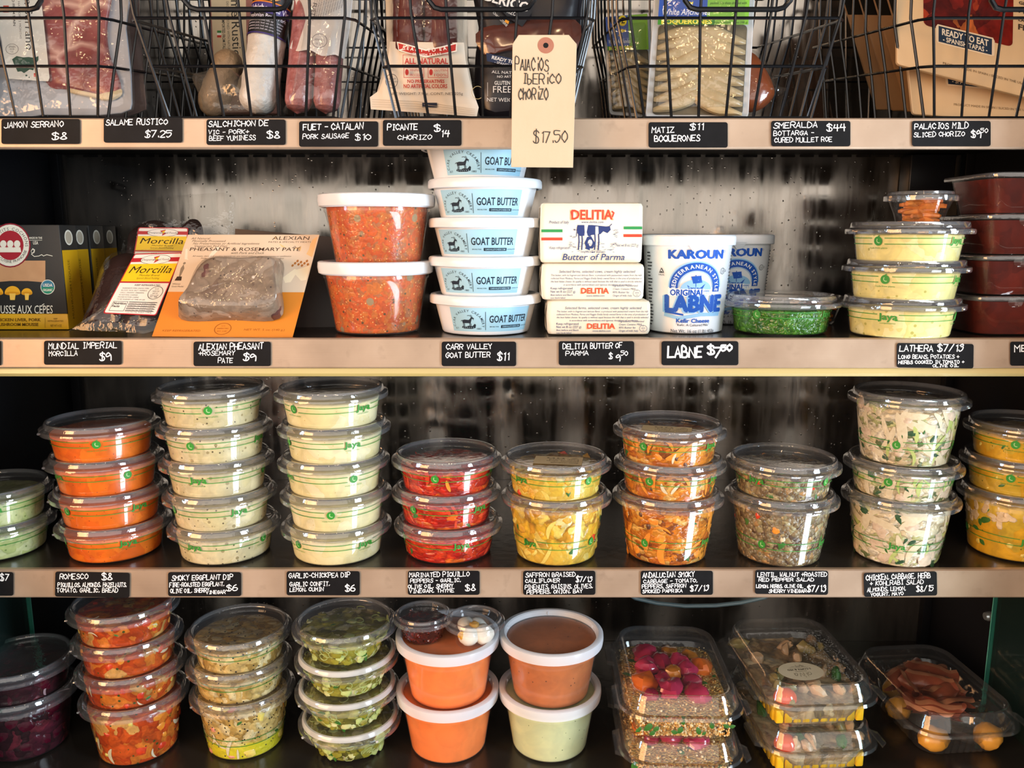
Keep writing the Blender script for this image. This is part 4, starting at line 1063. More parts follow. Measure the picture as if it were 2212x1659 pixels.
def brick(pxc, y0, zb, wpx, hpx, dpx, art, label, rotz=0.):
    w, h, d = wpx*K2, hpx*K2, dpx*K2
    X = xat(pxc, y0, zb+h/2)
    t = thing('butter_brick', label, 'butter', (X, y0+d/2, zb), 'wrapped butter bricks', (0, 0, R_(rotz)))
    g = G(); rr = .0045
    rings = []
    for z, i in ((0, .0035), (.0012, .0012), (.004, 0), (h*.5, -.0003), (h-.004, 0), (h-.0012, .0012), (h, .0035)):
        rings.append([Vector((x, y, z)) for x, y in rrect(0, 0, w-2*i, d-2*i, rr, 4)])
    g.loft(rings, PARCH, True, True)
    part('wrapper', g, t)
    # folded paper end flap
    g = G(); g.add([(-w/2-.0006, -d/2+.006, .004), (-w/2-.0016, 0, h*.5), (-w/2-.0006, d/2-.006, .004)], [(0, 1, 2)], PARCH); g.add([(-w/2-.0006, -d/2+.006, h-.004), (-w/2-.0016, 0, h*.5), (-w/2-.0006, d/2-.006, h-.004)], [(0, 1, 2)], PARCH)
    part('folded_end', g, t)
    if art:
        aw, ah = (218, 127) if art == 'big' else (221, 77)
        A = brick_big() if art == 'big' else brick_side()
        f = lambda x, y, off=0.: Vector(((x/aw-.5)*w*.985, -d/2-.0003-off, h*(1-y/ah)))
        part('printing', A.bake(f, off=.0002), t, label='printed wrapper text', smooth=False)
    return h
z = Z2+.0002
h1 = brick(1294, .022, z, 223, 75, 128, 'side', 'bottom white wrapped butter brick of the front stack of three, beside the labne')
h2 = brick(1281, .022, z+h1+.0002, 220, 78, 128, 'side', 'middle white wrapped butter brick, printed with small blue text, front stack')
brick(1278, .026, z+h1+h2+.0004, 218, 128, 77, 'big', 'top white butter brick showing a blue cow picture, standing on its edge')
h3 = brick(1286, .150, z, 228, 75, 128, None, 'lower butter brick at the back, mostly hidden behind the front stack'); brick(1282, .150, z+h3+.0002, 226, 75, 128, None, 'upper butter brick at the back, mostly hidden behind the front stack')

# ---- labne tubs
LW = M('labne white', 'eef1f4', .3, n=(20, 'e2e8ee', .5)); LB = '1d54b4'; LLB = '8fc0e6'
def labne_art():
    A = Art(); a = LB
    A.text('KAROUN', 95, 53, 18, a, w=116, bold=.06, al='c'); A.ring(157, 38, 2, 2.6, a)
    A.ring(95, 118, 56, 59, LLB, 180, 360, ry=1.); A.ring(95, 118, 38, 56, a, 180, 360); A.rect(39, 117, 57, 120, a); A.rect(133, 117, 151, 128, a); A.ring(95, 118, 35.5, 37, LLB, 180, 360)
    A.arc('MEDITERRANEAN STYLE', 95, 118, 43, 8.2, 'f2f6fa', bold=.02, sp=1.02)
    A.disc(95, 122, 33, 22, LLB, 28); A.rect(60, 122, 130, 136, LW)
    # small sailing ship
    A.poly([(76, 112), (84, 118), (104, 118), (114, 109), (108, 122), (80, 122)], a); A.line([(94, 116), (93, 90)], 1.6, a); A.poly([(84, 94), (104, 92), (107, 107), (88, 109)], a); A.line([(84, 94), (104, 92)], 1.6, a)
    for i in range(8): A.line([(80+i*4, 121), (77+i*4, 127)], .9, a)
    A.line([(66, 126), (124, 126)], 1.4, a)
    A.rect(36, 121, 114, 138, LW); A.text('ORIGINAL', 41, 136, 13, a, w=72, bold=.05); 
    A.poly([(28, 176), (60, 184), (110, 175), (160, 177), (158, 184), (110, 183), (60, 192), (26, 184)], LLB)
    A.text('LABNE', 93, 174, 36, LLB, w=134, bold=.08, al='c'); A.text('LABNE', 95, 172, 35, a, w=130, bold=.07, al='c', it=.0)
    A.poly([(30, 171), (70, 178), (70, 182), (28, 176)], a)
    A.text('Kefir Cheese', 93, 198, 9, a, w=76, bold=.03, al='c'); A.text('"Kefir. A Cultured Milk"', 93, 206, 5.6, '23262c', w=76, al='c')
    A.text('Net Wt. 16 oz (1 lb) 453g', 95, 221, 7.4, '23262c', w=104, al='c')
    A.poly([(15, 86), (27, 86), (21, 74)], '2a2d33'); A.poly([(17.5, 84.4), (24.5, 84.4), (21, 77.5)], LW); A.text('HALAL', 21, 92, 3.6, '2a2d33', al='c')
    A.ring(157, 82, 6, 7, '2a2d33'); A.text('U', 157, 85, 6, '2a2d33', al='c'); A.text('D', 166, 84, 5, '2a2d33')
    rng = random.Random(4)
    for i in range(23): A.rect(-22, 40+i*7.5, -22+rng.uniform(9, 18), 42.6+i*7.5, '2a2d33'); A.rect(192, 40+i*7.5, 192+rng.uniform(9, 18), 42.6+i*7.5, '2a2d33')
    return A
LR = (.0385, .0452, .0965)
g = G(); rb, rt, h = LR
g.lathe([(0, .001), (rb-.003, .001), (rb-.002, 0), (rb, .0012), (rt, h-.006), (rt+.0008, h-.005), (rt+.0008, h)], LW, 64); labt = g.mesh('tub')
g = G(); r = .0485; g.lathe([(r-.0025, h-.0082), (r-.0008, h-.0086), (r, h-.0078), (r+.0002, h-.003), (r, h+.0005), (r-.0012, h+.0018), (r-.0035, h+.0022), (r-.006, h+.0002), (0, h+.0002)], LW, 64)
g.add([(-.010, -r-.0006, h-.006), (.006, -r-.0006, h-.006), (.002, -r+.003, h-.013), (-.004, -r+.003, h-.014)], [(0, 1, 2, 3)], LW); labl = g.mesh('lid')
def lf(x, y, off=0.):
    z = .0985*(224-y)/223; rr = rb+(rt-rb)*(z-.0012)/(h-.0072)+.0002+off; a = max(-2.2, min(2.2, (x-95)/92.))
    return Vector((rr*math.sin(a*1.04), -rr*math.cos(a*1.04), z))
labp = labne_art().tess(7).bake(lf).mesh('printing', smooth=False)
for i, (px, y, rot, lab) in enumerate(((1482, .0700, 2, 'front white labne tub with blue print, beside the butter bricks'), (1573, .158, -2, 'second white labne tub, standing right behind the front one'), (1466, .2605, 0, 'third labne tub, only its rim visible behind the front one on the left'))):
    t = thing('labne_tub', lab, 'labne tub', (xat(px, y, Z2+.05), y, Z2+.0002), 'white labne tubs')
    part('tub', labt, t); part('lid', labl, t); part('printing', labp, t, label='blue printed lettering', rot=(0, 0, R_(rot)), smooth=False)

# ---- mousse cartons
CB = M('carton black', '22211f', .5, n=(40, '2a2826', .5)); CYL = M('carton yellow', 'e2ad12', .5, n=(40, 'd7a010', .5)); MOU = M('mousse', 'cf9c6e', .5, n=(70, 'c08c60', .6)); CARTW = 'e9e2cf'
ZB = Z2+.0002
for i, (pr, y0) in enumerate(((137, .071), (162, .1055), (199, .146), (228, .1815))):
    xr = xat(pr, y0, Z2+.06); w, d, h = .112, .033, .1085; x0 = xr-w
    if x0 < -.595: x0 = -.5955
    t = thing('mousse_carton', ('front', 'second', 'third', 'rearmost')[i]+' black and yellow mushroom mousse carton in the row at the left', 'carton', ((x0+xr)/2, y0+d/2, ZB), 'black and yellow mousse cartons')
    g = G(); g.box((x0, y0, ZB+.0165), (xr, y0+d, ZB+h), CB, .0006); g.box((x0, y0, ZB), (xr, y0+d, ZB+.0165), CYL, .0006); part('box', g, t, True)
    # right side panel
    A = Art(); A.rect(0, 26, 100, 108, CYL); A.disc(50, 13, 26, 8, CARTW, 20); A.disc(50, 13, 20, 6.4, 'b9ab94', 18); A.text('MUSHROOM MOUSSE', 40, 98, 12, '6f5810', w=62, rot=-90); A.rect(0, 8, 0.1, 8.1, CB)
    f = lambda x, y, off=0.: Vector((xr+.0001+off, y0+.001+(d-.002)*x/100, ZB+h-y*.001*h/.1085))
    part('side_printing', A.bake(f, off=.0001), t, True, 'yellow side panel', smooth=False)
    if i == 0:
        fn = plane(137, 600, y0-.0001)
        A = Art()
        A.poly([(-36, 563), (98, 563), (98, 610), (60, 607), (20, 607), (-36, 612)], MOU)
        A.disc(22, 530, 44, 48, '8c1f2c'); A.disc(22, 530, 41, 45, CARTW); A.disc(22, 530, 29, 32, 'a5232f')
        A.arc('LES PETITS COCHONS', 22, 530, 32.5, 6.5, '2a2220', sp=1.08); A.arc('CHARCUTERIE FRANCAISE', 22, 530, 38, 5.5, '2a2220', mid=90, sp=.95, inner=True)
        for dx in (-15, 0, 15): A.disc(22+dx, 527, 7, 8, CARTW, 14); A.poly([(15+dx, 534), (29+dx, 534), (31+dx, 545), (13+dx, 545)], CARTW)
        A.text('MADE IN THE', 77, 516, 4.2, CARTW, w=28, al='c', bold=.02); A.rect(63, 518.5, 91, 519.3, CARTW); A.text('USA', 77, 528, 7, CARTW, w=11, al='c', bold=.02)
        A.line([(68, 541), (71, 537), (75, 540), (72, 545), (68, 549), (74, 554), (84, 553), (90, 550), (94, 553), (101, 550), (113, 553)], 1.4, CARTW); A.ring(71, 543, 3.2, 4.2, CARTW)
        for cx, r in ((27, 17), (58, 12), (-8, 15)):
            A.disc(cx, 634, r, r*.95, M('mushroom', 'f0ac1c', .5), 20, 180, 360); A.disc(cx, 634, r, 4, 'd8921a', 18); A.poly([(cx-r*.4, 634), (cx+r*.4, 634), (cx+r*.3, 648), (cx-r*.3, 648)], M('mushroom stem', 'f2c050', .5))
        A.disc(103, 620, 15.5, 16, CARTW); A.disc(103, 620, 14, 14.5, '3d7c94', 20, 180, 360); A.disc(103, 620, 14, 14.5, '2a8a6a', 20, 0, 180); A.text('USDA', 103, 619, 6, CARTW, al='c', bold=.03); A.text('ORGANIC', 103, 629, 5, CARTW, w=21, al='c', bold=.03)
        A.text('MOUSSE AUX CEPES', 114, 677, 17, CARTW, w=137, al='r', bold=.005); A.line([(91, 659), (95, 656.5)], 1.6, CARTW)
        A.text('ORGANIC CHICKEN LIVER, PORK', 88, 694, 6.4, '6f4d0a', w=150, al='r', bold=.02); A.text('& WILD MUSHROOM MOUSSE', 83, 704, 6.4, '6f4d0a', w=128, al='r', bold=.02); A.rect(97, 686, 97.6, 708, '8a6414')
        A.text('KEEP', 120, 690, 3, '6f4d0a', al='c'); A.text('REFRIGERATED', 120, 695, 3, '6f4d0a', w=34, al='c'); A.text('NET WT 4 OZ', 121, 706, 5, '6f4d0a', w=24, al='c')
        part('front_printing', A.bake(fn, off=.0002), t, True, 'printed front with a mousse window', smooth=False)

# ---- blood sausage packs
FILM = clear('vacuum film', (.97, .97, .96), 1.0, .06, .015, 'e8e4d8', bump=(70, .7))
BLOOD = M('blood sausage', '1b0d0b', .25, n=(45, '35191a', .6), bump=(90, .6), coat=.5)
def morcilla(fn, outline, sausages, lq, label, seed, full=True):
    t = thing('blood_sausage_pack', label, 'sausage pack', fn(*min(outline, key=lambda p: -p[1])), 'vacuum packed blood sausages')
    g = G(); 
    for k, so in enumerate(sausages): dome(g, smoothpoly(so, 4), fn, BLOOD, .012, 8, 2.4, .0005, .0025, 90, seed+k)
    part('sausage', g, t, True, kind=None)
    g = G(); dome(g, smoothpoly(outline, 3), fn, FILM, .0155, 9, 5., 0, .0012, 60, seed, back=False); part('clear_film', g, t, True, 'clear shrink film')
    q = quad(*lq, 100, 120); A = Art(); Rr = M('label red', 'b5202a', .4); Yy = M('label yellow', 'ecc81a', .4); Ww = M('label white', 'ece8e0', .4)
    A.rr(0, 0, 100, 120, 4, Rr); A.rr(2, 2, 98, 118, 3, Ww); A.rect(2, 9, 98, 17, Rr); A.disc(50, 12.5, 31, 9.5, '3a3432'); A.disc(50, 12.5, 30, 8.8, Ww); A.poly([(44, 8), (56, 5), (52, 12), (58, 14), (49, 20), (50, 13)], Rr); A.poly([(48, 10), (55, 7), (52, 15)], Yy)
    A.text('Despana', 22, 14.5, 4, '3a3432', w=24, it=.2); A.text('Brand Foods', 46, 14.5, 4, '3a3432', w=32, it=.2)
    A.rect(2, 21, 98, 56, Yy); A.text('Morcilla', 50, 39, 13.5, '2a1a10', w=84, it=.28, al='c'); A.text('Mundial Brand', 52, 45, 3.4, '2a1a10', w=40, it=.25, al='c'); A.text('Spanish Blood Pudding', 52, 50.5, 2.9, '2a1a10', w=45, it=.25, al='c')
    A.rect(2, 55.5, 98, 58.5, Rr); d = '2c2826'
    A.text('KEEP REFRIGERATED', 58, 64, 2.8, d, w=50, al='c', bold=.02)
    for i, s in enumerate(('INGREDIENTS: PORK, ONIONS, PORK', 'BLOOD, RICE, SALT, PAPRIKA', 'GARLIC, OREGANO, CINNAMON', 'IN NATURAL CASINGS', 'PACKED IN PORK CASING', 'TO BE WARMED AT TIME OF USE')): A.text(s, 12, 70+i*4.4, 2.3, d, w=(52, 50, 46, 36, 40, 54)[i])
    A.ring(80, 77, 13, 14, d, ry=.9); A.text('U.S.', 80, 71, 3.6, d, al='c'); A.text('INSPECTED', 80, 75, 2, d, al='c'); A.text('DEPT OF', 80, 79, 2, d, al='c'); A.text('AGRICULTURE', 80, 82.4, 1.8, d, al='c'); A.text('EST. 9088', 80, 86, 2.6, d, al='c')
    A.rect(8, 95, 36, 114, d); A.rect(8.8, 95.8, 35.2, 113.2, Ww); A.text('Nutrition', 10, 101, 4.2, d, w=24, bold=.04); A.text('Facts', 10, 106.5, 4.2, d, w=14, bold=.04)
    for i in range(5): A.rect(38, 95+i*4.2, 92, 96.2+i*4.2, d); A.text('Total Fat 11g  Sodium 530mg', 39, 98.8+i*4.2, 1.8, d, w=50)
    def f(x, y, off=0.): X, Y = q(x, y); return fn(X, Y, .0165+off)
    g = A.bake(f, off=.0002)
    part('paper_label', g, t, True, 'red, yellow and white label', smooth=False)
fb = plane(345, 715, .112, 14)
morcilla(fb, [(250, 706), (254, 560), (256, 470), (278, 442), (330, 428), (420, 420), (502, 420), (506, 470), (498, 560), (470, 640), (460, 706)],
         [[(270, 640), (274, 540), (282, 500), (320, 478), (350, 478), (385, 492), (410, 474), (432, 480), (440, 520), (430, 640)]],
         ((299, 491), (407, 492), (398, 600), (280, 598)), 'rear blood sausage pack, its clear film rising behind the front pack', 3)
ff = plane(275, 722, .028, 30)
morcilla(ff, [(140, 722), (178, 706), (196, 660), (214, 588), (240, 548), (288, 540), (345, 536), (402, 522), (400, 560), (372, 640), (340, 726), (250, 728)],
         [[(178, 704), (196, 650), (224, 575), (262, 548), (300, 552), (318, 570), (280, 640), (258, 700), (230, 704)], [(262, 702), (290, 630), (322, 560), (360, 552), (388, 560), (372, 620), (345, 690), (320, 712), (285, 712)]],
         ((291, 548), (395, 545), (337, 682), (222, 677)), 'front blood sausage pack leaning back beside the pheasant pate card', 7)

# ---- pate cards
PCARD = M('pate card sky', 'dcc7ae', .45, n=(7, 'cbb093', .5)); PORG = M('pate card orange', 'd8821a', .45, n=(9, 'cd7612', .5)); WHT = M('card white', 'eeeae2', .5)
PATE = food('pate slab', [(4, '84705f'), (3, '917d6c'), (1, '745e50'), (1, 'a08f80'), (.6, '5e3532')], 60, .9, rough=.3, bump=.2, shade=.3, flecks=[('3f3430', 150, .14), ('d3c6b8', 90, .16)])
def pate(fn, tl, tr, br, bl, label, full=True):
    t = thing('pate_card', label, 'pate pack', fn((bl[0]+br[0])/2, bl[1]), 'pate slabs on printed cards')
    g = G(); q = quad(tl, tr, br, bl, 100, 100)
    n = 10; bulge = lambda x: .004*math.sin(math.pi*x/100)
    rows = []
    for side in (0, 1):
        vs = []; 
        for j in range(n+1):
            for i in range(n+1):
                X, Y = q(i*100/n, j*100/n); vs.append(fn(X, Y, bulge(i*100/n)-.0007*side))
        fs = [(j*(n+1)+i, j*(n+1)+i+1, (j+1)*(n+1)+i+1, (j+1)*(n+1)+i) for j in range(n) for i in range(n)]
        g.add(vs, fs, WHT)
    part('card', g, t, True)
    A = Art()
    if full:
        A.rect(0, 0, 100, 57, PCARD, 10, 6); A.rect(0, 56, 100, 100, PORG, 10, 6)
        A.poly([(66, 2), (99, 2), (99, 22), (86, 14), (74, 12)], M('photo haze', 'e2b57c', .5)); A.poly([(74, 28), (90, 34), (99, 30), (99, 44), (84, 47)], M('photo cream', 'ecd9b8', .5)); A.poly([(2, 14), (26, 12), (40, 22), (20, 27), (4, 24)], M('photo tan', 'e4d4c0', .5))
        b = '3c2a1c'
        for i, s in enumerate(('All Natural', 'Minimally Processed', 'No Preservatives or Artificial Ingredients', 'Vegetarian Fed Diet')): A.text(s, 3.5+i*1.4, 4.6+i*2.5, 1.9, b, w=(14, 25, 50, 25)[i], it=.2)
        A.text('ALEXIAN', 65, 5, 3.4, b, w=28, sx=1.2); A.text('PATES & SPECIALTY MEATS', 63, 7.8, 1.3, b, w=32)
        A.text('PHEASANT & ROSEMARY PATE', 5.5, 15.8, 3.2, b, w=83, bold=.008); A.line([(82.8, 12.1), (83.8, 11.2), (84.8, 12.1)], .35, b); A.line([(87.2, 12.1), (88.2, 11.2)], .35, b); A.text('with Pork and Duck', 37, 18.8, 2.1, b, w=25, it=.2)
        A.text('All meats, dairy and poultry ingredients are raised without added hormones or antibiotics', 9, 21.5, 1.2, b, w=74, it=.2); A.text('Federal Regulations prohibit the use of hormones in pork and poultry', 16, 23.6, 1.2, b, w=62, it=.2)
        A.poly([(2, 45), (7, 45), (6.5, 41), (3, 41)], b); A.poly([(4.2, 41), (5.4, 41), (6.2, 33), (4.6, 29), (3.4, 33)], '8a7a68'); A.disc(4.9, 28, 1., 1.2, '8a7a68', 10)
        A.text('Winner', 1.5, 49, 1.4, b); A.text('Gold Medal', 1.5, 51.4, 1.4, b)
        for i in range(9): A.disc(86+i*1.4, 30-(i*7 % 5)*1.1, .9, 1.3, 'a9682c', 8)
        A.text('KEEP REFRIGERATED', 6, 95, 1.9, '9a5510', w=27, it=.1); A.text('NET WT. 5 oz. (140 g.)', 64, 93.6, 1.9, '9a5510', w=29)
        A.ring(48.6, 92, 5.5, 6.1, '9a5510', ry=.95); A.text('U.S.', 48.6, 89.8, 1.4, '9a5510', al='c'); A.text('INSPECTED', 48.6, 92.3, 1.2, '9a5510', al='c'); A.text('EST. 2187', 48.6, 95, 1.3, '9a5510', al='c')
        A.poly([(40-14, 83), (50, 81.2), (74, 83), (74, 84), (50, 83), (26, 84)], 'e9a24c')
    else: A.rect(0, 0, 100, 100, M('card back', '3a2a22', .5), 10, 4)
    def f(x, y, off=0.): X, Y = q(x, y); return fn(X, Y, bulge(x)+off)
    part('printing', A.bake(f, off=.0002), t, True, 'printed card front' if full else None, smooth=False)
    return t
fp = plane(480, 730, .012, 24)
t = pate(fp, (406, 507), (690, 507), (632, 729), (328, 727), 'pheasant pate on a white and orange card, leaning at the shelf front')
def block(t, base, front, d0, d1, mat, film):
    B = smoothpoly(base, 5); Fp = smoothpoly(front, 5)
    cx = sum(p[0] for p in Fp)/len(Fp); cy = sum(p[1] for p in Fp)/len(Fp)
    def mk(off, m, k=1.):
        g = G(); rings = []
        for s, dd in ((0, d0), (.5, d0+(d1-d0)*.55), (.88, d1-.0012)):
            rings.append([fp(a[0]*(1-s)+b[0]*s, a[1]*(1-s)+b[1]*s, dd+off) for a, b in zip(B, Fp)])
        for k2, e in ((.985, .0), (.94, .0006), (.7, .001), (.4, .0012), (.1, .0012)): rings.append([fp(cx+(b[0]-cx)*k2, cy+(b[1]-cy)*k2, d1+e+off+.0008*mnoise.noise(Vector((b[0], b[1], k2*40))*.05)) for b in Fp])
        g.loft(rings, m, True, True); return g
    p = part('pate_slab', mk(0, PATE), t, True, 'marbled grey brown slab')
    part('shrink_film', mk(.0006, FILM), p, True)
block(t, [(437, 562), (520, 556), (606, 560), (609, 620), (604, 688), (500, 692), (392, 690), (400, 640)], [(446, 561), (520, 557), (584, 556), (592, 590), (586, 652), (490, 662), (390, 653), (404, 620)], .004, .026, PATE, FILM)
fp2 = plane(600, 715, .10, 10)
pate(fp2, (508, 494), (720, 512), (730, 716), (500, 712), 'second pate card, mostly hidden behind the white and orange one', False)
# ================================================================== WIRE BASKETS ON THE TOP SHELF
WIRE = M('black coated wire', '0d0e11', .25, spec=.6)
def basket(pxc, label, hb=True):
    Z = Z1+.0002; X = xat(pxc, 0, Z+.08)
    t = thing('wire_basket', label, 'wire basket', (X, .15, Z), 'black wire baskets')
    def W(h): return .165+(.205-.165)*min(h/.088, 1)+max(0, h-.088)*.13     # front width by height
    def Yf(h): return .014-.030*h/.15
    rise = lambda y: .035*max(0, min(1, y/.29))
    yb = .285
    def P(u, h, y): return Vector((X+u*W(h)/2, y, Z+h+(rise(y) if h > .002 else 0)))
    g = G(); r = .00135
    levels = (.0017, .0455, .086)
    for h in levels:
        yf = Yf(h); ch = .012
        g.tube([P(-1, h, yb), P(-1, h, yf+ch), P(-.93, h, yf), P(.93, h, yf), P(1, h, yf+ch), P(1, h, yb), ], r*1.05, WIRE, 6, True)
    fr = [(-.93+1.86*i/6) for i in range(7)]
    for u in fr:
        g.tube([P(u, .0017, yb), P(u, .0017, Yf(0)), P(u, .047, Yf(.047)-.001), P(u, .089, Yf(.089)-.001), P(u, .142, Yf(.142))], r, WIRE, 6)
        g.tube([P(u, .0017, yb), P(u, .06, yb), P(u, .142, yb)], r, WIRE, 6)
    for s in (-1, 1):
        for i in range(8):
            y = .022+.035*i; k = (y-.0)/.285
            g.tube([P(s, .0017, y), P(s*1.005, .047, y*.99), P(s*1.01, .089, y*.98), P(s, .142, y*.97)], r, WIRE, 6)
    part('wire_grid', g, t, True)
    g = G(); h = .143; yf = Yf(h)
    g.tube([P(-1, h, yb), P(-1, h, yf+.014), P(-.93, h, yf), P(.93, h, yf), P(1, h, yf+.014), P(1, h, yb)], .0027, WIRE, 8, True)
    part('rim', g, t, True)
    g = G(); w = .049
    pts = [Vector((X+x, Yf(hh)-.0042, Z+hh+.0)) for x, hh in ((-w-.002, .146), (-w, .115), (-w+.002, .099), (-w+.007, .0935), (-w+.013, .092), (0, .092), (w-.013, .092), (w-.007, .0935), (w-.002, .099), (w, .115), (w+.002, .146))]
    g.tube(pts, .0024, WIRE, 8); part('handle', g, t, True)
    return t
for px, l in ((-5, 'leftmost black wire basket, holding the cured ham packs'), (522, 'black wire basket holding the white sausage and the fuet'), (1041, 'black wire basket holding the picante chorizo, left of the manila tag'), (1585, 'black wire basket holding the anchovy fillet packs'), (2235, 'rightmost black wire basket, holding sliced chorizo sleeves')):
    basket(px, l)

PFILM = clear('pack film', (.93, .93, .92), 1.3, .10, .03, 'd8d4cc', bump=(45, .7))
WL = M('white paper label', 'efece4', .45, n=(14, 'e2ded4', .5)); CRM = M('cream sleeve', 'e3cfae', .5, n=(8, 'd6be98', .5)); 
def ham_mat():
    m, nt, out = newmat('cured ham'); L = nt.links.new
    p = nd(nt, 'BsdfPrincipled', i_Roughness=.25); L(p.outputs[0], out.inputs[0]); v = coords(nt, (1, 1, 1), False)
    no = nd(nt, 'TexNoise', i_Scale=16., i_Detail=3.); L(v, no.inputs['Vector'])
    ad = nd(nt, 'VectorMath', operation='SCALE'); L(no.outputs['Color'], ad.inputs[0]); ad.inputs['Scale'].default_value = .035
    a2 = nd(nt, 'VectorMath', operation='ADD'); L(v, a2.inputs[0]); L(ad.outputs[0], a2.inputs[1])
    vo = nd(nt, 'TexVoronoi', i_Scale=26., feature='DISTANCE_TO_EDGE'); L(a2.outputs[0], vo.inputs['Vector'])
    n2 = nd(nt, 'TexNoise', i_Scale=30., i_Detail=4.); L(v, n2.inputs['Vector'])
    base = ramp(nt, n2.outputs['Fac'], [(.35, lin('7a2c2e')), (.5, lin('984244')), (.7, lin('aa5a55'))])
    n3 = nd(nt, 'TexNoise', i_Scale=11., i_Detail=1.); L(v, n3.inputs['Vector'])
    f = ramp(nt, vo.outputs['Distance'], [(.0, (1, 1, 1, 1)), (.05, (.55, .55, .55, 1)), (.12, (0, 0, 0, 1))])
    k = ramp(nt, n3.outputs['Fac'], [(.42, (0, 0, 0, 1)), (.55, (1, 1, 1, 1))]); f = mixc(nt, 1., f, k, 'MULTIPLY')
    L(mixc(nt, f, base, lin('e3b9ad')), p.inputs['Base Color']); return m
HAMS = ham_mat()
def pk(name, label, cat, fn, base, group): return thing(name, label, cat, fn(*base), group)
CUR = 'cured meats in the wire baskets'
# ---- cured ham packs
fn = plane(120, 245, .045, 10)
t = pk('ham_pack', 'front vacuum pack of marbled red cured ham with a white label, leftmost basket', 'ham pack', fn, (90, 246), CUR)
g = G(); slab(g, smoothpoly([(-80, -90), (255, -90), (272, 60), (284, 200), (262, 244), (90, 248), (-70, 244)], 3), fn, M('pack tray', 'b9bcc4', .3, n=(12, 'a5a8b2', .6)), .002); part('tray', g, t, True)
g = G(); dome(g, smoothpoly([(70, -90), (236, -90), (244, -20), (232, 60), (238, 120), (256, 165), (261, 196), (240, 212), (205, 207), (150, 194), (100, 178), (88, 60)], 4), fn, HAMS, .006, 12, 6, .0004, .0012, 60, 2); part('ham_slices', g, t, True)
g = G(); dome(g, smoothpoly([(150, 190), (200, 204), (240, 209), (261, 192), (262, 206), (238, 218), (200, 212), (152, 200)], 4), fn, M('ham fat', 'dccba8', .35, n=(60, 'cdb68c', .5)), .0035, 5, 3, .0015, .0006, 80, 1); part('ham_fat', g, t, True, 'pale fat edge')
A = Art(); A.poly([(-40, -90), (76, -90), (88, -10), (98, 80), (107, 168), (104, 176), (20, 170), (12, 164), (4, 90)], WL)
A.text('Jamon Serrano', 50, -62, 17, '35302c', w=170, rot=88, it=.05); A.text('IMPORTED FROM SPAIN', 24, -36, 5, '35302c', w=92, rot=87, bold=.02); A.text('DRY-CURED HAM FOR 12 MONTHS', 36, -44, 4.4, '5a554e', w=128, rot=87)
A.rect(7, 12, 19, 27, M('flag red', 'cc3a24', .5)); A.rect(7, 16, 19, 23, 'e8b820')
A.ring(26, 106, 13, 13.9, '4a4640', ry=.82); A.text('SPAIN', 26, 103, 4, '4a4640', al='c'); A.text('10.05', 26, 108, 3.6, '4a4640', al='c'); A.text('CE', 26, 113, 3.6, '4a4640', al='c')
A.poly([(26, 128), (36, 121), (50, 124), (62, 123), (74, 125), (83, 121), (83, 130), (76, 140), (72, 152), (64, 150), (52, 158), (46, 154), (38, 155), (34, 146), (30, 138)], '274f3e'); A.rect(73, 158, 79, 166, 'd8432c'); A.disc(57, 163, 2.5, 2, '274f3e', 8); A.disc(63, 167, 1.6, 1.5, '274f3e', 8)
part('paper_label', A.bake(lambda x, y, o=0.: fn(x, y, .0072+o)), t, True, 'white vertical label', smooth=False)
g = G(); dome(g, smoothpoly([(-84, -95), (262, -95), (280, 60), (290, 200), (268, 247), (90, 250), (-74, 247)], 3), fn, PFILM, .0085, 8, 8, 0, .001, 50, 4, back=False); part('clear_film', g, t, True, 'clear film')
f2 = plane(200, 245, .085, 9)
t = pk('ham_pack', 'second vacuum pack of cured ham, behind the front one in the leftmost basket', 'ham pack', f2, (210, 244), CUR)
g = G(); slab(g, smoothpoly([(60, -90), (275, -90), (300, 60), (312, 200), (296, 244), (120, 246)], 3), f2, M('dark pack tray', '5d4a44', .35, n=(20, '8a6a5e', .6)), .002); part('tray', g, t, True)
g = G(); dome(g, smoothpoly([(80, -80), (245, -80), (262, 20), (270, 120), (284, 190), (262, 220), (140, 210)], 4), f2, HAMS, .006, 8, 6, .0003, .001, 60, 8); part('ham_slices', g, t, True)
g = G(); dome(g, smoothpoly([(56, -92), (279, -92), (304, 60), (317, 200), (300, 247), (118, 248)], 3), f2, PFILM, .009, 6, 8, 0, .001, 50, 5, back=False); part('clear_film', g, t, True)
# ---- salame pack with vertical label
f3 = plane(500, 245, .175, 10)
t = pk('salame_pack', 'salame pack with a cream vertical label, behind the white sausage', 'salame pack', f3, (520, 246), CUR)
g = G(); slab(g, [(450, -90), (600, -90), (604, 246), (462, 246)], f3, M('salame red', '7d3f3c', .35, n=(60, '9c6258', .7)), .006); part('salame', g, t, True)
A = Art(); A.poly([(452, -90), (530, -90), (533, 130), (534, 200), (466, 200), (460, 100)], M('kraft cream', 'd8c2a0', .5, n=(20, 'cbb28c', .5)))
A.text('Salame Rustico', 497, -46, 19, '2f2a26', w=182, rot=88); A.text('DRY CURED - DECADE SEASONED WITH NATURAL SPICES', 487, -40, 5, '3f3932', w=178, rot=88); A.text('IMPORTED FROM ITALY', 479, 42, 6, '2f2a26', w=68, rot=88, bold=.02); A.rect(469, 66, 478, 71, '3d7a3c'); A.rect(469, 71, 478, 76, 'e8e2d4'); A.rect(469, 76, 478, 81, 'c23a28')
part('paper_label', A.bake(f3, off=.0004), t, True, 'cream label with vertical lettering', smooth=False)
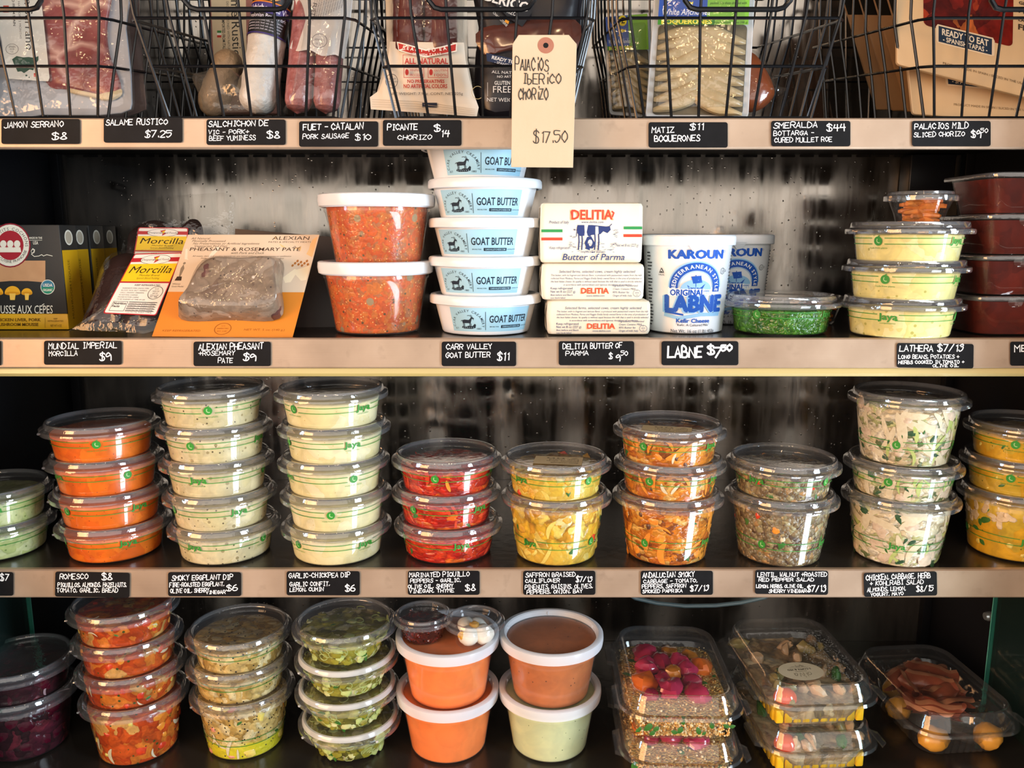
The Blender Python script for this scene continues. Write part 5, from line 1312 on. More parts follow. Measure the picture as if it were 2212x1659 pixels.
# ---- white mould sausages
CAS = M('white casing', 'd8d4cc', .4, n=(60, 'bdb6ab', .6), bump=(160, 1.)); CAS2 = M('tan casing', 'b9a184', .4, n=(60, '9c8468', .6), bump=(150, 1.))
class Cyl:
    def __init__(s, p0, p1, r):
        s.p0, s.p1, s.r = p0, p1, r; s.a = (p1-p0).normalized(); n = Vector((0, -1, 0)); s.n = (n-s.a*n.dot(s.a)).normalized(); s.s = s.a.cross(s.n)
        if s.s.x < 0: s.s = -s.s
        s.L = (p1-p0).length
    def pt(s, t, ang, k=1., off=0.): return s.p0+s.a*(s.L*t)+(s.n*math.cos(ang)+s.s*math.sin(ang))*(s.r*k+off)
    def body(s, g, mat, amp=.04, seed=0, e0=.1, e1=.1, seg=28, N=26, freq=60):
        rings = []
        for i in range(N+1):
            t = i/N; k = 1
            if t < e0: k = math.sqrt(max(0, 1-((e0-t)/e0)**2))
            if t > 1-e1: k = math.sqrt(max(0, 1-((t-1+e1)/e1)**2))
            k = max(k, .03); ring = []
            for j in range(seg):
                p = s.pt(t, 2*math.pi*j/seg); k2 = k*(1+amp*mnoise.noise(p*freq+Vector((seed, 0, 0)))+amp*.5*mnoise.noise(p*freq*3)); ring.append(s.pt(t, 2*math.pi*j/seg, k2))
            rings.append(ring)
        return g.loft(rings, mat, True, True)
c = Cyl(at(600, -60, .075), at(553, 246, .055), 39*depth(.06, Z1+.05)/F)
t = thing('white_sausage', 'white moulded salchichon sausage with a black and purple band', 'sausage', c.p1, CUR)
g = G(); c.body(g, CAS, .05, 1, .1, .1, 44, 60, 110); part('casing', g, t, True)
A = Art(); A.rect(-62, 0, 62, 118, M('band black', '14110f', .4), 24, 4)
A.disc(0, 18, 40, 30, 'a32a1c', 24); A.disc(0, 20, 36, 26, '14110f', 24); A.arc('NONNA GENO', 0, 24, 22, 8, 'd8a83a', bold=.02); A.disc(10, 32, 17, 12, 'c99a5c', 20); A.disc(8, 30, 9, 8, 'e2cfa4', 16); A.poly([(-4, 12), (4, 8), (8, 14), (0, 18)], 'c23424')
A.rect(-62, 46, 62, 49, 'd07a28', 24); A.rect(-62, 49, 62, 72, M('band purple', '3a2a6e', .4), 24, 1)
A.text('Salchichon de Vic', 2, 67, 13, 'ece6f2', w=104, al='c', bold=.02); A.text('Catalonian Brand Pork', 2, 82, 8.6, 'ece6f2', w=96, al='c'); 
for i in range(4): A.text('ingredients: pork, beef, salt, spices, lactose', 0, 90+i*6.4, 3.6, 'd8d2dc', w=88-4*i, al='c')
A.rect(-62, 115, 62, 118, M('band purple', '3a2a6e', .4), 24)
kk = depth(.06, Z1+.05)/F
fb_ = lambda x, y, o=0.: c.pt(.115+y*kk/c.L*.95, x/42*.98, 1.06, o)
part('paper_band', A.tess(9).bake(fb_, off=.0002), t, True, 'black and purple printed band', smooth=False)
c2 = Cyl(at(505, 110, .130), at(448, 250, .118), 34*kk)
t = thing('white_sausage', 'second pale sausage in a crumpled clear bag, low at the left of the banded one', 'sausage', c2.p1, CUR)
g = G(); c2.body(g, CAS2, .12, 5, .2, .25, 40, 36, 90); part('casing', g, t, True)
f4 = plane(470, 246, .085, 16)
g = G(); dome(g, smoothpoly([(414, 165), (440, 155), (468, 148), (500, 150), (545, 185), (600, 200), (622, 246), (560, 248), (450, 246), (436, 215)], 3), f4, clear('bag film', (.9, .9, .9), 1.5, .15, .12, 'd8d2c8', bump=(60, 1.)), .010, 8, 4, 0, .004, 70, 3, back=False); part('clear_bag', g, t, True)
# ---- fuet pack
f5 = plane(690, 246, .055, 12)
FU = M('fuet casing', '86403f', .3, n=(140, 'b97c7a', .55), bump=(160, .8), coat=.3)
t = pk('fuet_pack', 'pack of two pinkish red fuet sausages under a white paper wrap', 'sausage pack', f5, (680, 247), CUR)
for px0, px1 in ((672, 642), (724, 704)):
    cc = Cyl(f5(px0, -60, .011), f5(px1, 246, .011), 29*kk); g = G(); cc.body(g, FU, .035, px0, .08, .1); part('sausage', g, t, True)
A = Art(); 
g = G(); n = 12
pl = [(640, -80), (632, -20), (648, 40), (626, 104)]; pr = [(762, -80), (762, 0), (756, 60), (744, 126)]
rows = []
for j in range(4):
    rows.append([f5(pl[j][0]*(1-i/n)+pr[j][0]*i/n, pl[j][1]*(1-i/n)+pr[j][1]*i/n+(4*math.sin(i*1.1) if j == 3 else 0), .012+.0175*math.sin(math.pi*(.12+.76*i/n))**.7+.0012*math.sin(i*2.2+j)) for i in range(n+1)])
g.loft(rows, M('wrap white', 'dcd8d4', .45, n=(18, 'c8c2be', .5), bump=(50, .4)), closed=False); part('paper_wrap', g, t, True, 'white printed wrap')
A = Art(); d = '4a464c'
for i in range(13): A.text('Keep refrigerated product of the United States', 690+i*5.2, -46-i*.6, 3.2, d, w=96-i*2, rot=103)
A.ring(690, 88, 16, 17, d, ry=.9); A.text('U.S. INSP', 690, 84, 4, d, al='c', rot=190); A.text('EST. 51', 690, 93, 4, d, al='c', rot=190); A.text('FUET', 676, 6, 9, '2a2628', rot=100, w=28)
part('printing', A.bake(lambda x, y, o=0.: f5(x, y, .0322+o)), t, True, smooth=False)
g = G(); dome(g, smoothpoly([(614, 246), (622, 210), (638, 110), (650, 40), (640, -80), (764, -80), (756, 100), (742, 210), (738, 250), (680, 250)], 3), f5, PFILM, .031, 8, 6, 0, .0015, 60, 6, back=False); part('clear_film', g, t, True)
# ---- picante chorizo pack
f6 = plane(915, 246, .045, 8)
PAP = M('chorizo paper', 'e6d9c6', .5, n=(10, 'd6c6b0', .6), bump=(30, .5)); CHZ = M('dark chorizo', '431d1a', .3, n=(70, '6a332c', .7), bump=(80, .4), coat=.25); RED = 'b5342c'
t = pk('chorizo_pack', 'cream pack of dark picante chorizo with red print and a clear window', 'chorizo pack', f6, (915, 250), CUR)
for px in (884, 952):
    cc = Cyl(f6(px, -90, .008), f6(px, 130, .010), 35*kk); g = G(); cc.body(g, CHZ, .05, px, .05, .1); part('sausage', g, t, True)
def pad(x, y): return .006+.018*max(0, 1-((x-918)/105)**2)**.6*min(1, max(0.06, (238-y)/70))
rows = []; n = 14
L_ = [(842, 90), (838, 130), (828, 170), (818, 196), (799, 210), (801, 236)]; Rr_ = [(1002, 92), (1006, 130), (1014, 170), (1024, 204), (1034, 232), (1030, 252)]
for j in range(6): rows.append([f6(L_[j][0]*(1-i/n)+Rr_[j][0]*i/n, L_[j][1]*(1-i/n)+Rr_[j][1]*i/n, pad(L_[j][0]*(1-i/n)+Rr_[j][0]*i/n, L_[j][1])+.0008*math.sin(i*1.9+j*2)) for i in range(n+1)])
g = G(); g.loft(rows, PAP, closed=False)
g.add([f6(x, y, -.001) for x, y in ((830, -90), (1008, -90), (1010, 130), (1030, 240), (805, 232), (836, 120))], [(0, 1, 2, 3, 4, 5)], PAP); part('paper_pack', g, t, True, 'cream printed paper')
A = Art(); 
A.poly([(857, 90), (885, 97), (920, 107), (955, 100), (987, 92), (987, 111), (955, 118), (920, 124), (885, 117), (861, 109)], 'efe6d8'); A.poly([(860, 93), (886, 100), (920, 110), (955, 103), (985, 95), (984, 109), (955, 115), (920, 121), (886, 114), (862, 107)], RED)
A.arc('READY TO EAT', 922, -80, 192, 7, 'f2e8dc', mid=90, bold=.03, sp=1.25, inner=True); A.arc('- SPANISH TAPAS -', 922, -80, 201, 5, 'f2e8dc', mid=90, bold=.02, sp=1.05, inner=True)
A.ring(921, 131, 0, .1, RED)
for (x0, y0, x1, y1) in ((870, 118, 973, 119), (870, 141, 973, 142), (870, 118, 871, 142), (972, 118, 973, 142)): A.rect(x0, y0, x1, y1, RED)
A.text('ALL NATURAL', 921, 138, 12, RED, w=94, al='c', bold=.03)
for x0, s1, s2 in ((872, 'MINIMALLY', 'PROCESSED'), (924, 'GLUTEN', '100%')):
    for (a, b, c_, d_) in ((x0, 146, x0+44, 147), (x0, 167, x0+44, 168), (x0, 146, x0+1, 168), (x0+43, 146, x0+44, 168)): A.rect(a, b, c_, d_, RED)
    A.text(s1, x0+14, 154, 4.6, RED, w=28); A.text(s2, x0+14, 165, 5.6, RED, w=28); A.disc(x0+7, 156, 4, 7, RED, 10)
A.text('NO PRESERVATIVES', 880, 179, 7, RED, w=80, bold=.03); A.text('NO ARTIFICIAL COLORS', 872, 190, 8, RED, w=94, bold=.03); A.text('NET WEIGHT: 7.9oz  CONT. NET:225g', 842, 205, 5.4, '4a423c', w=158)
A.ring(846, 175, 12.5, 13.6, '4a423c', ry=1.15); A.text('U.S. INSP', 846, 172, 3.6, '4a423c', al='c'); A.text('AND PASSED', 846, 178, 3.2, '4a423c', al='c'); A.text('EST. 34', 846, 184, 3.2, '4a423c', al='c')
for i in range(4): A.line([(804, 215+i*5), (900, 219+i*5), (1026, 236+i*4)], .8, 'b9a890')
A.rect(912, 222, 944, 232, '2c3140')
part('printing', A.bake(lambda x, y, o=0.: f6(x, y, pad(x, y)+.0035+o)), t, True, 'red printed lettering', smooth=False)
g = G(); dome(g, [(836, -90), (1006, -90), (1003, 96), (920, 106), (842, 94)], f6, PFILM, .024, 5, 8, 0, 0, back=False); part('clear_window', g, t, True)
# ---- black pack
f7 = plane(1110, 246, .055, 8)
BPK = M('black pack', '17161a', .35, n=(18, '28262c', .6), bump=(35, .6)); 
t = pk('chorizo_pack', 'black pack of iberico chorizo, half hidden behind the manila tag', 'chorizo pack', f7, (1120, 250), CUR)
g = G(); dome(g, smoothpoly([(1028, -90), (1246, -90), (1252, 40), (1238, 160), (1236, 249), (1130, 252), (1036, 250), (1026, 140), (1034, 60)], 3), f7, BPK, .016, 9, 4, 0, .002, 45, 3); part('pack', g, t, True)
g = G(); dome(g, smoothpoly([(1042, 60), (1240, 40), (1232, 120), (1110, 110), (1046, 118)], 4), f7, M('dark chorizo window', '36231f', .15, n=(50, '6b3c30', .7), coat=.6), .006, 6, 3, .0145, .001, 60, 2); part('sausage_window', g, t, True, 'clear window onto dark chorizo')
A = Art(); w = 'd8d4ce'
A.poly([(1058, -60), (1150, -60), (1150, 26), (1128, 58), (1100, 40), (1070, 10)], '222428'); A.text('IBERICO', 1040, -2, 20, w, w=105, rot=16, bold=.03); A.text('CHORIZO', 1076, 20, 8, w, w=40, rot=22); A.text('CHARCUTERIE', 1064, 28, 5, w, w=42, rot=45); A.poly([(1092, 42), (1100, 46), (1098, 52), (1090, 47)], 'd8902a')
A.poly([(1050, 114), (1130, 132), (1128, 150), (1052, 132)], '26304a'); A.text('READY TO EAT', 1062, 127, 7, w, w=72, rot=13, bold=.03); A.text('- SPANISH TAPAS', 1068, 136, 5, w, w=60, rot=13)
A.text('ALL NATURAL', 1062, 158, 6, w, w=70, rot=3); A.text('NO ARTIFICIAL', 1074, 168, 5, w, w=56); A.text('GLUTEN', 1068, 183, 8, w, w=34, bold=.02); A.text('FREE', 1065, 200, 14, w, w=40, bold=.0); A.text('NET WEIGHT', 1052, 219, 8, w, w=70, rot=1); A.ring(1032, 200, 12, 13, 'b9a878', ry=1.1); A.rect(1053, 178, 1053.8, 208, w)
part('printing', A.bake(lambda x, y, o=0.: f7(x, y, .0195+o)), t, True, 'white printed lettering', smooth=False)
# ---- anchovy packs
TRAY = M('white foam tray', 'e8e9ea', .4, n=(20, 'd9dcdf', .5)); FISH = M('anchovy fillet', 'd6c49c', .3, n=(55, 'b59c6c', .7), bump=(120, .35), coat=.3); FISHD = M('anchovy skin', '857a60', .35, n=(60, '4f4a3c', .7))
LIME = '7cba3a'; BLU = '1c4fae'
def anchovy(fn, S, label, base, full):
    """S maps pack units (0..210 x 0..310) to the picture"""
    t = pk('anchovy_pack', label, 'anchovy pack', fn, base, 'packs of white anchovy fillets')
    g = G(); slab(g, [S(x, y) for x, y in rrect(105, 155, 216, 322, 14, 4)], fn, TRAY, .003, .0); part('tray', g, t, True)
    g = G(); rng = random.Random(3); g.add([fn(*S(x, y), .0006) for x, y in rrect(105, 206, 190, 200, 10, 4)], [tuple(range(20))], FISHD)
    for k in range(9):
        for side in (-1, 1):
            y0 = 118+k*23+(11 if side > 0 else 0); cx = 105+side*38; o = []
            if y0 > 300: continue
            for i in range(24):
                a = 2*math.pi*i/24; lx = 66*math.cos(a); ly = 15*math.sin(a)*(1-.35*math.cos(a)*side)-10*(math.cos(a)**2)
                th = R_(24*side); X = cx+lx*math.cos(th)-ly*math.sin(th); Y = y0+lx*math.sin(th)+ly*math.cos(th)
                o.append(S(min(max(X, 11), 199), min(max(Y, 108), 308)))
            dome(g, o, fn, FISH, .0050, 5, 2.6, .0012+.0004*k+(.0007 if side > 0 else 0), .0006, 90, k*2+side, back=False)
    part('fish_fillets', g, t, True, 'braided cream fillets')
    A = Art(); A.rect(8, -4, 202, 106, M('pack green', LIME, .4)); A.rect(8, -4, 112, 92, M('pack blue', BLU, .4)); A.rect(8, 92, 130, 106, '3f8a30')
    A.text('MATIZ', 20, 18, 20, '1c1c1c', w=74, bold=.05); A.disc(86, 12, 20, 17, 'ecd62a', 20); A.text('Z', 80, 20, 18, '1c1c1c', bold=.03)
    for (x, y, s) in ((80, 44, 1.), (44, 32, .6), (70, 58, .6)): A.disc(x, y, 12*s, 6*s, 'f0d52e', 16); A.poly([(x+10*s, y), (x+19*s, y-6*s), (x+17*s, y+6*s)], 'f0d52e'); A.disc(x-7*s, y-1*s, 1.2, 1.2, '1c1c1c', 8)
    for (x, y, r) in ((24, 34, 5), (30, 48, 7), (52, 44, 4)): A.disc(x, y, r, r, 'dfeaf2', 14)
    A.text('White Anchovies', 14, 84, 13, 'f2f6fa', w=104, it=.15, bold=.01); A.text('BOQUERONES', 16, 104, 10, 'f2e84a', w=108, bold=.04, sx=1.2)
    if full:
        for i, s in enumerate(('From the pristine waters of', 'the Mediterranean Seas and', 'marinated in white wine', 'vinegar, is hand prepared and', 'packed. Try them drizzled with', 'olive oil, or wrapped around a')): A.text(s, 157, 18+i*10.6, 5.2, '1f3a18', w=(72, 74, 66, 78, 78, 76)[i], al='c', it=.15)
        A.text('Net Weight: 7.0 oz (200 g)', 134, 94, 4, '1f3a18', w=64); A.text('Drained Weight: 3.5 oz (100 g)', 126, 103, 4.4, '1f3a18', w=74)
    part('printed_label', A.bake(lambda x, y, o=0.: fn(*S(x, y), .0098+o)), t, True, 'blue and green printed label', smooth=False)
    g = G(); dome(g, [S(x, y) for x, y in rrect(105, 155, 212, 318, 14, 4)], fn, PFILM, .0108, 6, 12, 0, .0008, 60, 5, back=False); part('clear_film', g, t, True)
f9 = plane(1360, 246, .115, 9)
anchovy(f9, quad((1304, 40), (1402, 32), (1410, 250), (1318, 243), 210, 310), 'rear pack of white anchovies in a white tray, left of the front one', (1360, 246), False)
f8 = plane(1505, 250, .050, 10)
def S8(x, y): return quad((1420, -50), (1630, -50), (1614, 252), (1398, 252), 210, 310)(x, y)
anchovy(f8, S8, 'front pack of white anchovies, cream fillets braided under a blue and green label', (1506, 252), True)
# ---- cured roe
f10 = plane(1640, 246, .10, 8)
t = pk('cured_roe', 'orange brown lobe of cured mullet roe in a clear bag, right of the anchovies', 'cured roe', f10, (1640, 243), CUR)
g = G(); dome(g, smoothpoly([(1560, 110), (1622, 112), (1652, 146), (1672, 190), (1668, 214), (1640, 238), (1600, 244), (1560, 240)], 4), f10, M('roe', 'a84a1c', .3, n=(40, 'c0622a', .6), coat=.3), .016, 10, 2.4, 0, .001, 50, 2); part('roe', g, t, True)
g = G(); dome(g, smoothpoly([(1556, 104), (1624, 106), (1660, 140), (1682, 184), (1700, 190), (1698, 202), (1676, 212), (1642, 246), (1600, 248), (1556, 246)], 4), f10, PFILM, .018, 8, 3, 0, .002, 70, 2, back=False); part('clear_bag', g, t, True)
# ---- sliced chorizo sleeves
SLV = M('chorizo sleeve', 'e2c69e', .5, n=(9, 'd3b488', .5)); SLD = M('sleeve brown', 'b08a62', .55, n=(12, '9c764f', .6)); CHW = food('sliced chorizo', [(3, '7c1c12'), (2, '5c120c'), (1, 'a53c1e'), (1, 'c46a34')], 45, .9, rough=.2, bump=.1, shade=.45)
def sleeve(fn, tl, tr, br, bl, label, full):
    t = pk('chorizo_sleeve', label, 'chorizo sleeve', fn, ((bl[0]+br[0])/2, (bl[1]+br[1])/2), 'cardboard sleeves of sliced chorizo')
    q = quad(tl, tr, br, bl, 100, 100); o = [q(x, y) for x, y in rrect(50, 50, 100, 100, 2, 3)]
    g = G(); slab(g, o, fn, SLV if full else SLD, .0035); part('sleeve', g, t, True)
    A = Art()
    if full:
        A.poly([q_ for q_ in rrect(40, 34, 50, 68, 3, 4)], CHW)
        A.poly([(23, 65), (54, 65), (55, 67), (55, 77), (53, 78), (23, 78), (22, 76), (22, 67)], 'ead9bc'); A.rect(23.5, 66, 53.5, 77, '24364e'); A.text('READY TO EAT', 38.5, 71.6, 4.2, 'efe6d2', w=26, al='c', bold=.03); A.text('- SPANISH TAPAS -', 38.5, 76, 3.2, 'efe6d2', w=25, al='c', bold=.02)
        A.text('PRODUCT MADE IN SPAIN / SLICED IN THE USA', 26, 92, 1.6, '7a6448', w=46)
        for i, s in enumerate(('NO', 'ARTIFICIAL', 'COLORS', 'GLUTEN', 'FREE', 'LACTOSE', 'FREE')): A.text(s, 68, 20+i*5.8, 3.6 if s in ('NO', 'FREE') else 2, '3a3026', w=(6, 14, 12, 12, 11, 13, 11)[i], bold=.03)
        A.ring(80, 88, 3.4, 3.9, '7a6448', ry=1.2)
    else: A.rect(0, 18, 100, 31, '16140f')
    part('printing', A.bake(lambda x, y, o=0.: fn(*q(x, y), o), off=.0003), t, True, 'dark chorizo picture window and blue banner' if full else None, smooth=False)
for i, (x0, dx, lab) in enumerate(((1800, 0, 'leftmost leaning brown sleeve edge in the right basket'), (1836, 8, 'second brown sleeve from the left in the right basket, leaning'), (1868, 12, 'third brown sleeve from the left in the right basket, leaning'), (1898, 16, 'fourth brown sleeve, just behind the cream sleeves in the right basket'))):
    sleeve(plane(x0+110, 246, .245-.034*i, 8, 0), (x0+4, -60), (x0+150, -60), (x0+190, 236+2*i), (x0+94, 236+2*i), lab, False)
sleeve(plane(2080, 250, .066, 12), (1938, -70), (2330, 0), (2320, 330-60), (1972, 246), 'lower cream chorizo sleeve with blue banner, peeking out under the tilted one', True)
sleeve(plane(2080, 200, .046, 12), (1935, -170), (2330, -80), (2318, 236), (1938, 138), 'upper cream chorizo sleeve tilted in front, dark red window', True)
# ================================================================== HINGED SALAD BOXES
def rr3(w, l, rad, z, flute=0., nfl=14, n=6, dx=0, dy=0):
    pts = []; base = []
    for (sx, sy, a0) in ((1, 1, 0), (-1, 1, 90), (-1, -1, 180), (1, -1, 270)):
        for i in range(n+1):
            a = R_(a0+90*i/n); base.append((sx*(w/2-rad)+rad*math.cos(a), sy*(l/2-rad)+rad*math.sin(a)))
        nx = {(1, 1): (-1, 1), (-1, 1): (-1, -1), (-1, -1): (1, -1), (1, -1): (1, 1)}[(sx, sy)]
        e = (nx[0]*(w/2-rad)+rad*math.cos(R_(a0+90)), nx[1]*(l/2-rad)+rad*math.sin(R_(a0+90)))
        s0 = base[-1]
        for k in range(1, 28):
            t = k/28; x, y = s0[0]*(1-t)+e[0]*t, s0[1]*(1-t)+e[1]*t
            fl = flute*(.5-.5*math.cos(2*math.pi*t*nfl/2)) if .06 < t < .94 else 0
            base.append((x-math.cos(R_(a0+90))*fl, y-math.sin(R_(a0+90))*fl))
    return [Vector((x+dx, y+dy, z)) for x, y in base]
BW, BL, BH = .131, .176, .034
CLB = clear('clear box lid', (.97, .975, .975), 1.3, .04, .025, 'e8eef4', bump=(70, .12), ex=3.)
def box_tub():
    g = G(); w, l = BW-.012, BL-.012
    g.loft([rr3(w*.80, l*.84, .020, 0, .0012), rr3(w*.83, l*.87, .022, .0022, .0022), rr3(w*.93, l*.945, .026, BH*.72, .0022), rr3(w*.955, l*.965, .028, BH*.8, 0), rr3(w, l, .03, BH-.001), rr3(BW, BL, .034, BH), rr3(BW+.001, BL+.001, .034, BH-.003)], CLB, True, False)
    return g.mesh('tub')
def box_lid(hl=.020):
    g = G(); h = BH+.0008
    g.loft([rr3(BW+.003, BL+.003, .035, h-.003), rr3(BW+.001, BL+.001, .034, h+.0006), rr3(BW-.008, BL-.008, .031, h+.001), rr3(BW-.013, BL-.013, .030, h+hl*.5), rr3(BW-.018, BL-.018, .028, h+hl-.002), rr3(BW-.021, BL-.021, .027, h+hl), rr3(BW-.026, BL-.026, .025, h+hl-.0006), rr3(BW-.030, BL-.030, .024, h+hl-.0028), rr3(BW*.4, BL*.4, .01, h+hl-.0024)], CLB, False, True)
    # hinge flange with rounded tabs
    for s in (-1, 1):
        y = s*.045; g.loft([[Vector((-BW/2-.006+a*.008, y+b*.022, h+c)) for a, b in ((0, -.8), (0, .8), (1, 1), (1, -1))] for c in (-.004, .0008)], CLB, True, True)
    g.loft([[Vector((BW/2-.001+a*.007, -.062+b*.016, h+c)) for a, b in ((0, -1), (0, 1), (1, .6), (1, -.6))] for c in (-.002, .0004)], CLB, True, True)
    return g.mesh('lid')
BT, BLD = box_tub(), box_lid()
def box_fill(mat, lv, lump, seed, freq=60, heap=0.):
    g = G(); w, l = BW-.012, BL-.012; o = Vector((seed*5, 0, 0)); rings = []
    for z, kw, kl in ((.0012, .79, .83), (.004, .83, .865), (min(lv, BH*.7), .915, .93), (lv, .93, .945)): rings.append(rr3(w*kw-.0044, l*kl-.0044, .022, z))
    for k in (.97, .88, .75, .6, .45, .3, .15, .02):
        rings.append([Vector((p.x*k, p.y*k, lv+heap*(1-k*k)+lump*(mnoise.noise(p*k*freq+o)+.5*mnoise.noise(p*k*freq*3+o)))) for p in rr3(w*.93-.0044, l*.945-.0044, .022, 0)])
    g.loft(rings, mat, True, True); return g
COUS = food('couscous', [(3, 'dcae5e'), (2, 'd09c48'), (2, 'e6c47e'), (1, 'bd8436')], 330, .3, rough=.5, bump=.8, shade=.4)
VEG = food('vegetable mix', [(2, 'cdb894'), (2, 'b59c78'), (1, 'd9c8a4'), (1, '8d7f66')], 70, .6, rough=.3, bump=.5, shade=.4)
YCORN = M('yellow polenta', 'ecc52e', .35, n=(120, 'e0b01e', .6)); HAM = M('cured ham folds', '8c3f2a', .3, n=(60, 'b5664a', .7), bump=(120, .3), coat=.2); HAM2 = M('cured ham fat', 'd0946f', .3, n=(60, 'b87352', .6), coat=.2)
MEL = M('melon', 'e2a646', .25, n=(60, 'd08f34', .6), coat=.3); BEETR = M('pink beet', 'c2385a', .15, n=(70, '9c1f44', .7), coat=.5); BEETO = M('golden beet', 'd0852a', .15, n=(70, 'b56a1c', .7), coat=.5); BEETD = M('deep beet', '7d1730', .12, n=(70, 'a52844', .6), coat=.5); CARO = M('orange carrot', 'e8741e', .2, n=(60, 'd8641a', .6), coat=.4)
def hbox(loc, rot, label, name='salad_box', group='hinged clear salad boxes'):
    t = thing(name, label, 'salad box', loc, group, (0, 0, R_(rot)))
    part('tub', BT, t); part('lid', BLD, t); return t
BP = BH+.0008+.0188
# couscous boxes
def grains(n, zt, seed, mats, top=True):
    g = G(); rng = random.Random(seed); w, l = (BW-.012)*.9, (BL-.012)*.92
    for k in range(n):
        u = rng.random()
        if u < .55:    # front wall
            z = rng.uniform(.003, zt); kk = .80+.12*z/zt; p = Vector((rng.uniform(-.46, .46)*w, -(BL-.012)*.5*(kk+.045)+.002, z))
        elif u < .75:  p = Vector((rng.choice((-1, 1))*((BW-.012)*.5*(.81+.12)-.003), rng.uniform(-.45, .45)*l, rng.uniform(.012, zt)))
        else: p = Vector((rng.uniform(-.46, .46)*w, rng.uniform(-.46, .46)*l, zt+.0015+rng.uniform(0, .002)))
        s = rng.uniform(.0008, .0019); g.blob(p, (s, s*.8, s*.8), rng.choice(mats), k, .3, rmat(rng), 6, 4)
    return g
CG = [M('couscous grain', 'e4bd74', .5), M('couscous grain dark', 'c88e3c', .5), M('couscous pale', 'eedcb0', .5)]
def herbs(n, zt, seed, mat=GREEN):
    g = G(); rng = random.Random(seed)
    for k in range(n):
        if rng.random() < .6: p = Vector((rng.uniform(-.4, .4)*BW, -(BL-.012)*.5*.94+.0008, rng.uniform(.010, zt))); nrm = Vector((0, -1, .1))
        else: p = Vector((rng.uniform(-.4, .4)*BW, rng.uniform(-.4, .4)*BL, zt+.004)); nrm = Vector((0, 0, 1))
        tng = Matrix.Rotation(rng.uniform(0, 6.28), 3, nrm) @ nrm.orthogonal().normalized(); L = rng.uniform(.005, .011); leaf(g, p, tng, nrm, L, L*.35, mat, rng)
    return g
def boxat(pxf, pyf, z):   # front middle of the flange
    p = onz(pxf, pyf, z+BH); return p.x, p.y+BL/2
x6, y6 = boxat(1487, 1556, Z4+BP)
for i in range(2):
    t = hbox((x6+(.002 if i == 0 else 0), y6-(0.001 if i == 0 else 0), Z4+.0002+i*(BP+.0004)), -1.5, ('lower' if i == 0 else 'upper')+' of two couscous boxes on the bottom deck'+(' topped with beets' if i else ', half cut by the bottom edge'))
    part('couscous', box_fill(COUS, .029, .0022, i, 70, .004), t); part('couscous_grains', grains(900, .029, i, CG), t, kind='stuff'); part('herb_leaves', herbs(26, .028, i+4), t, kind='stuff')
    g = {}
    rng = random.Random(5+i)
    lay = [(-.026, .045, BEETR, .018), (.004, .050, BEETO, .016), (.038, .020, CARO, .017), (-.012, .022, BEETD, .016), (.012, .024, BEETR, .015), (-.036, -.016, CARO, .017), (-.030, .012, BEETR, .015), (.0, -.004, BEETO, .014), (.020, -.018, BEETD, .013), (.018, .004, BEETR, .015), (-.008, -.040, BEETR, .016), (.022, -.044, BEETR, .016), (-.032, -.044, BEETD, .010), (.028, .045, BEETO, .011), (-.014, -.014, BEETD, .012)]
    for k, (x, y, m, r) in enumerate(lay):
        gg = G(); gg.blob((x*.92, y*.92, .033+rng.uniform(0, .003)+(.003 if abs(x)+abs(y) < .05 else 0)), (r*.98, r*.82, r*.62), m, k*3+i, .35, Matrix.Rotation(rng.uniform(0, 6), 3, 'Z'), 14, 9, 1.8)
        part('beet_chunk', gg, t, label={BEETR.name: 'pink beet', BEETO.name: 'golden beet', BEETD.name: 'deep red beet', CARO.name: 'orange carrot'}[m.name])
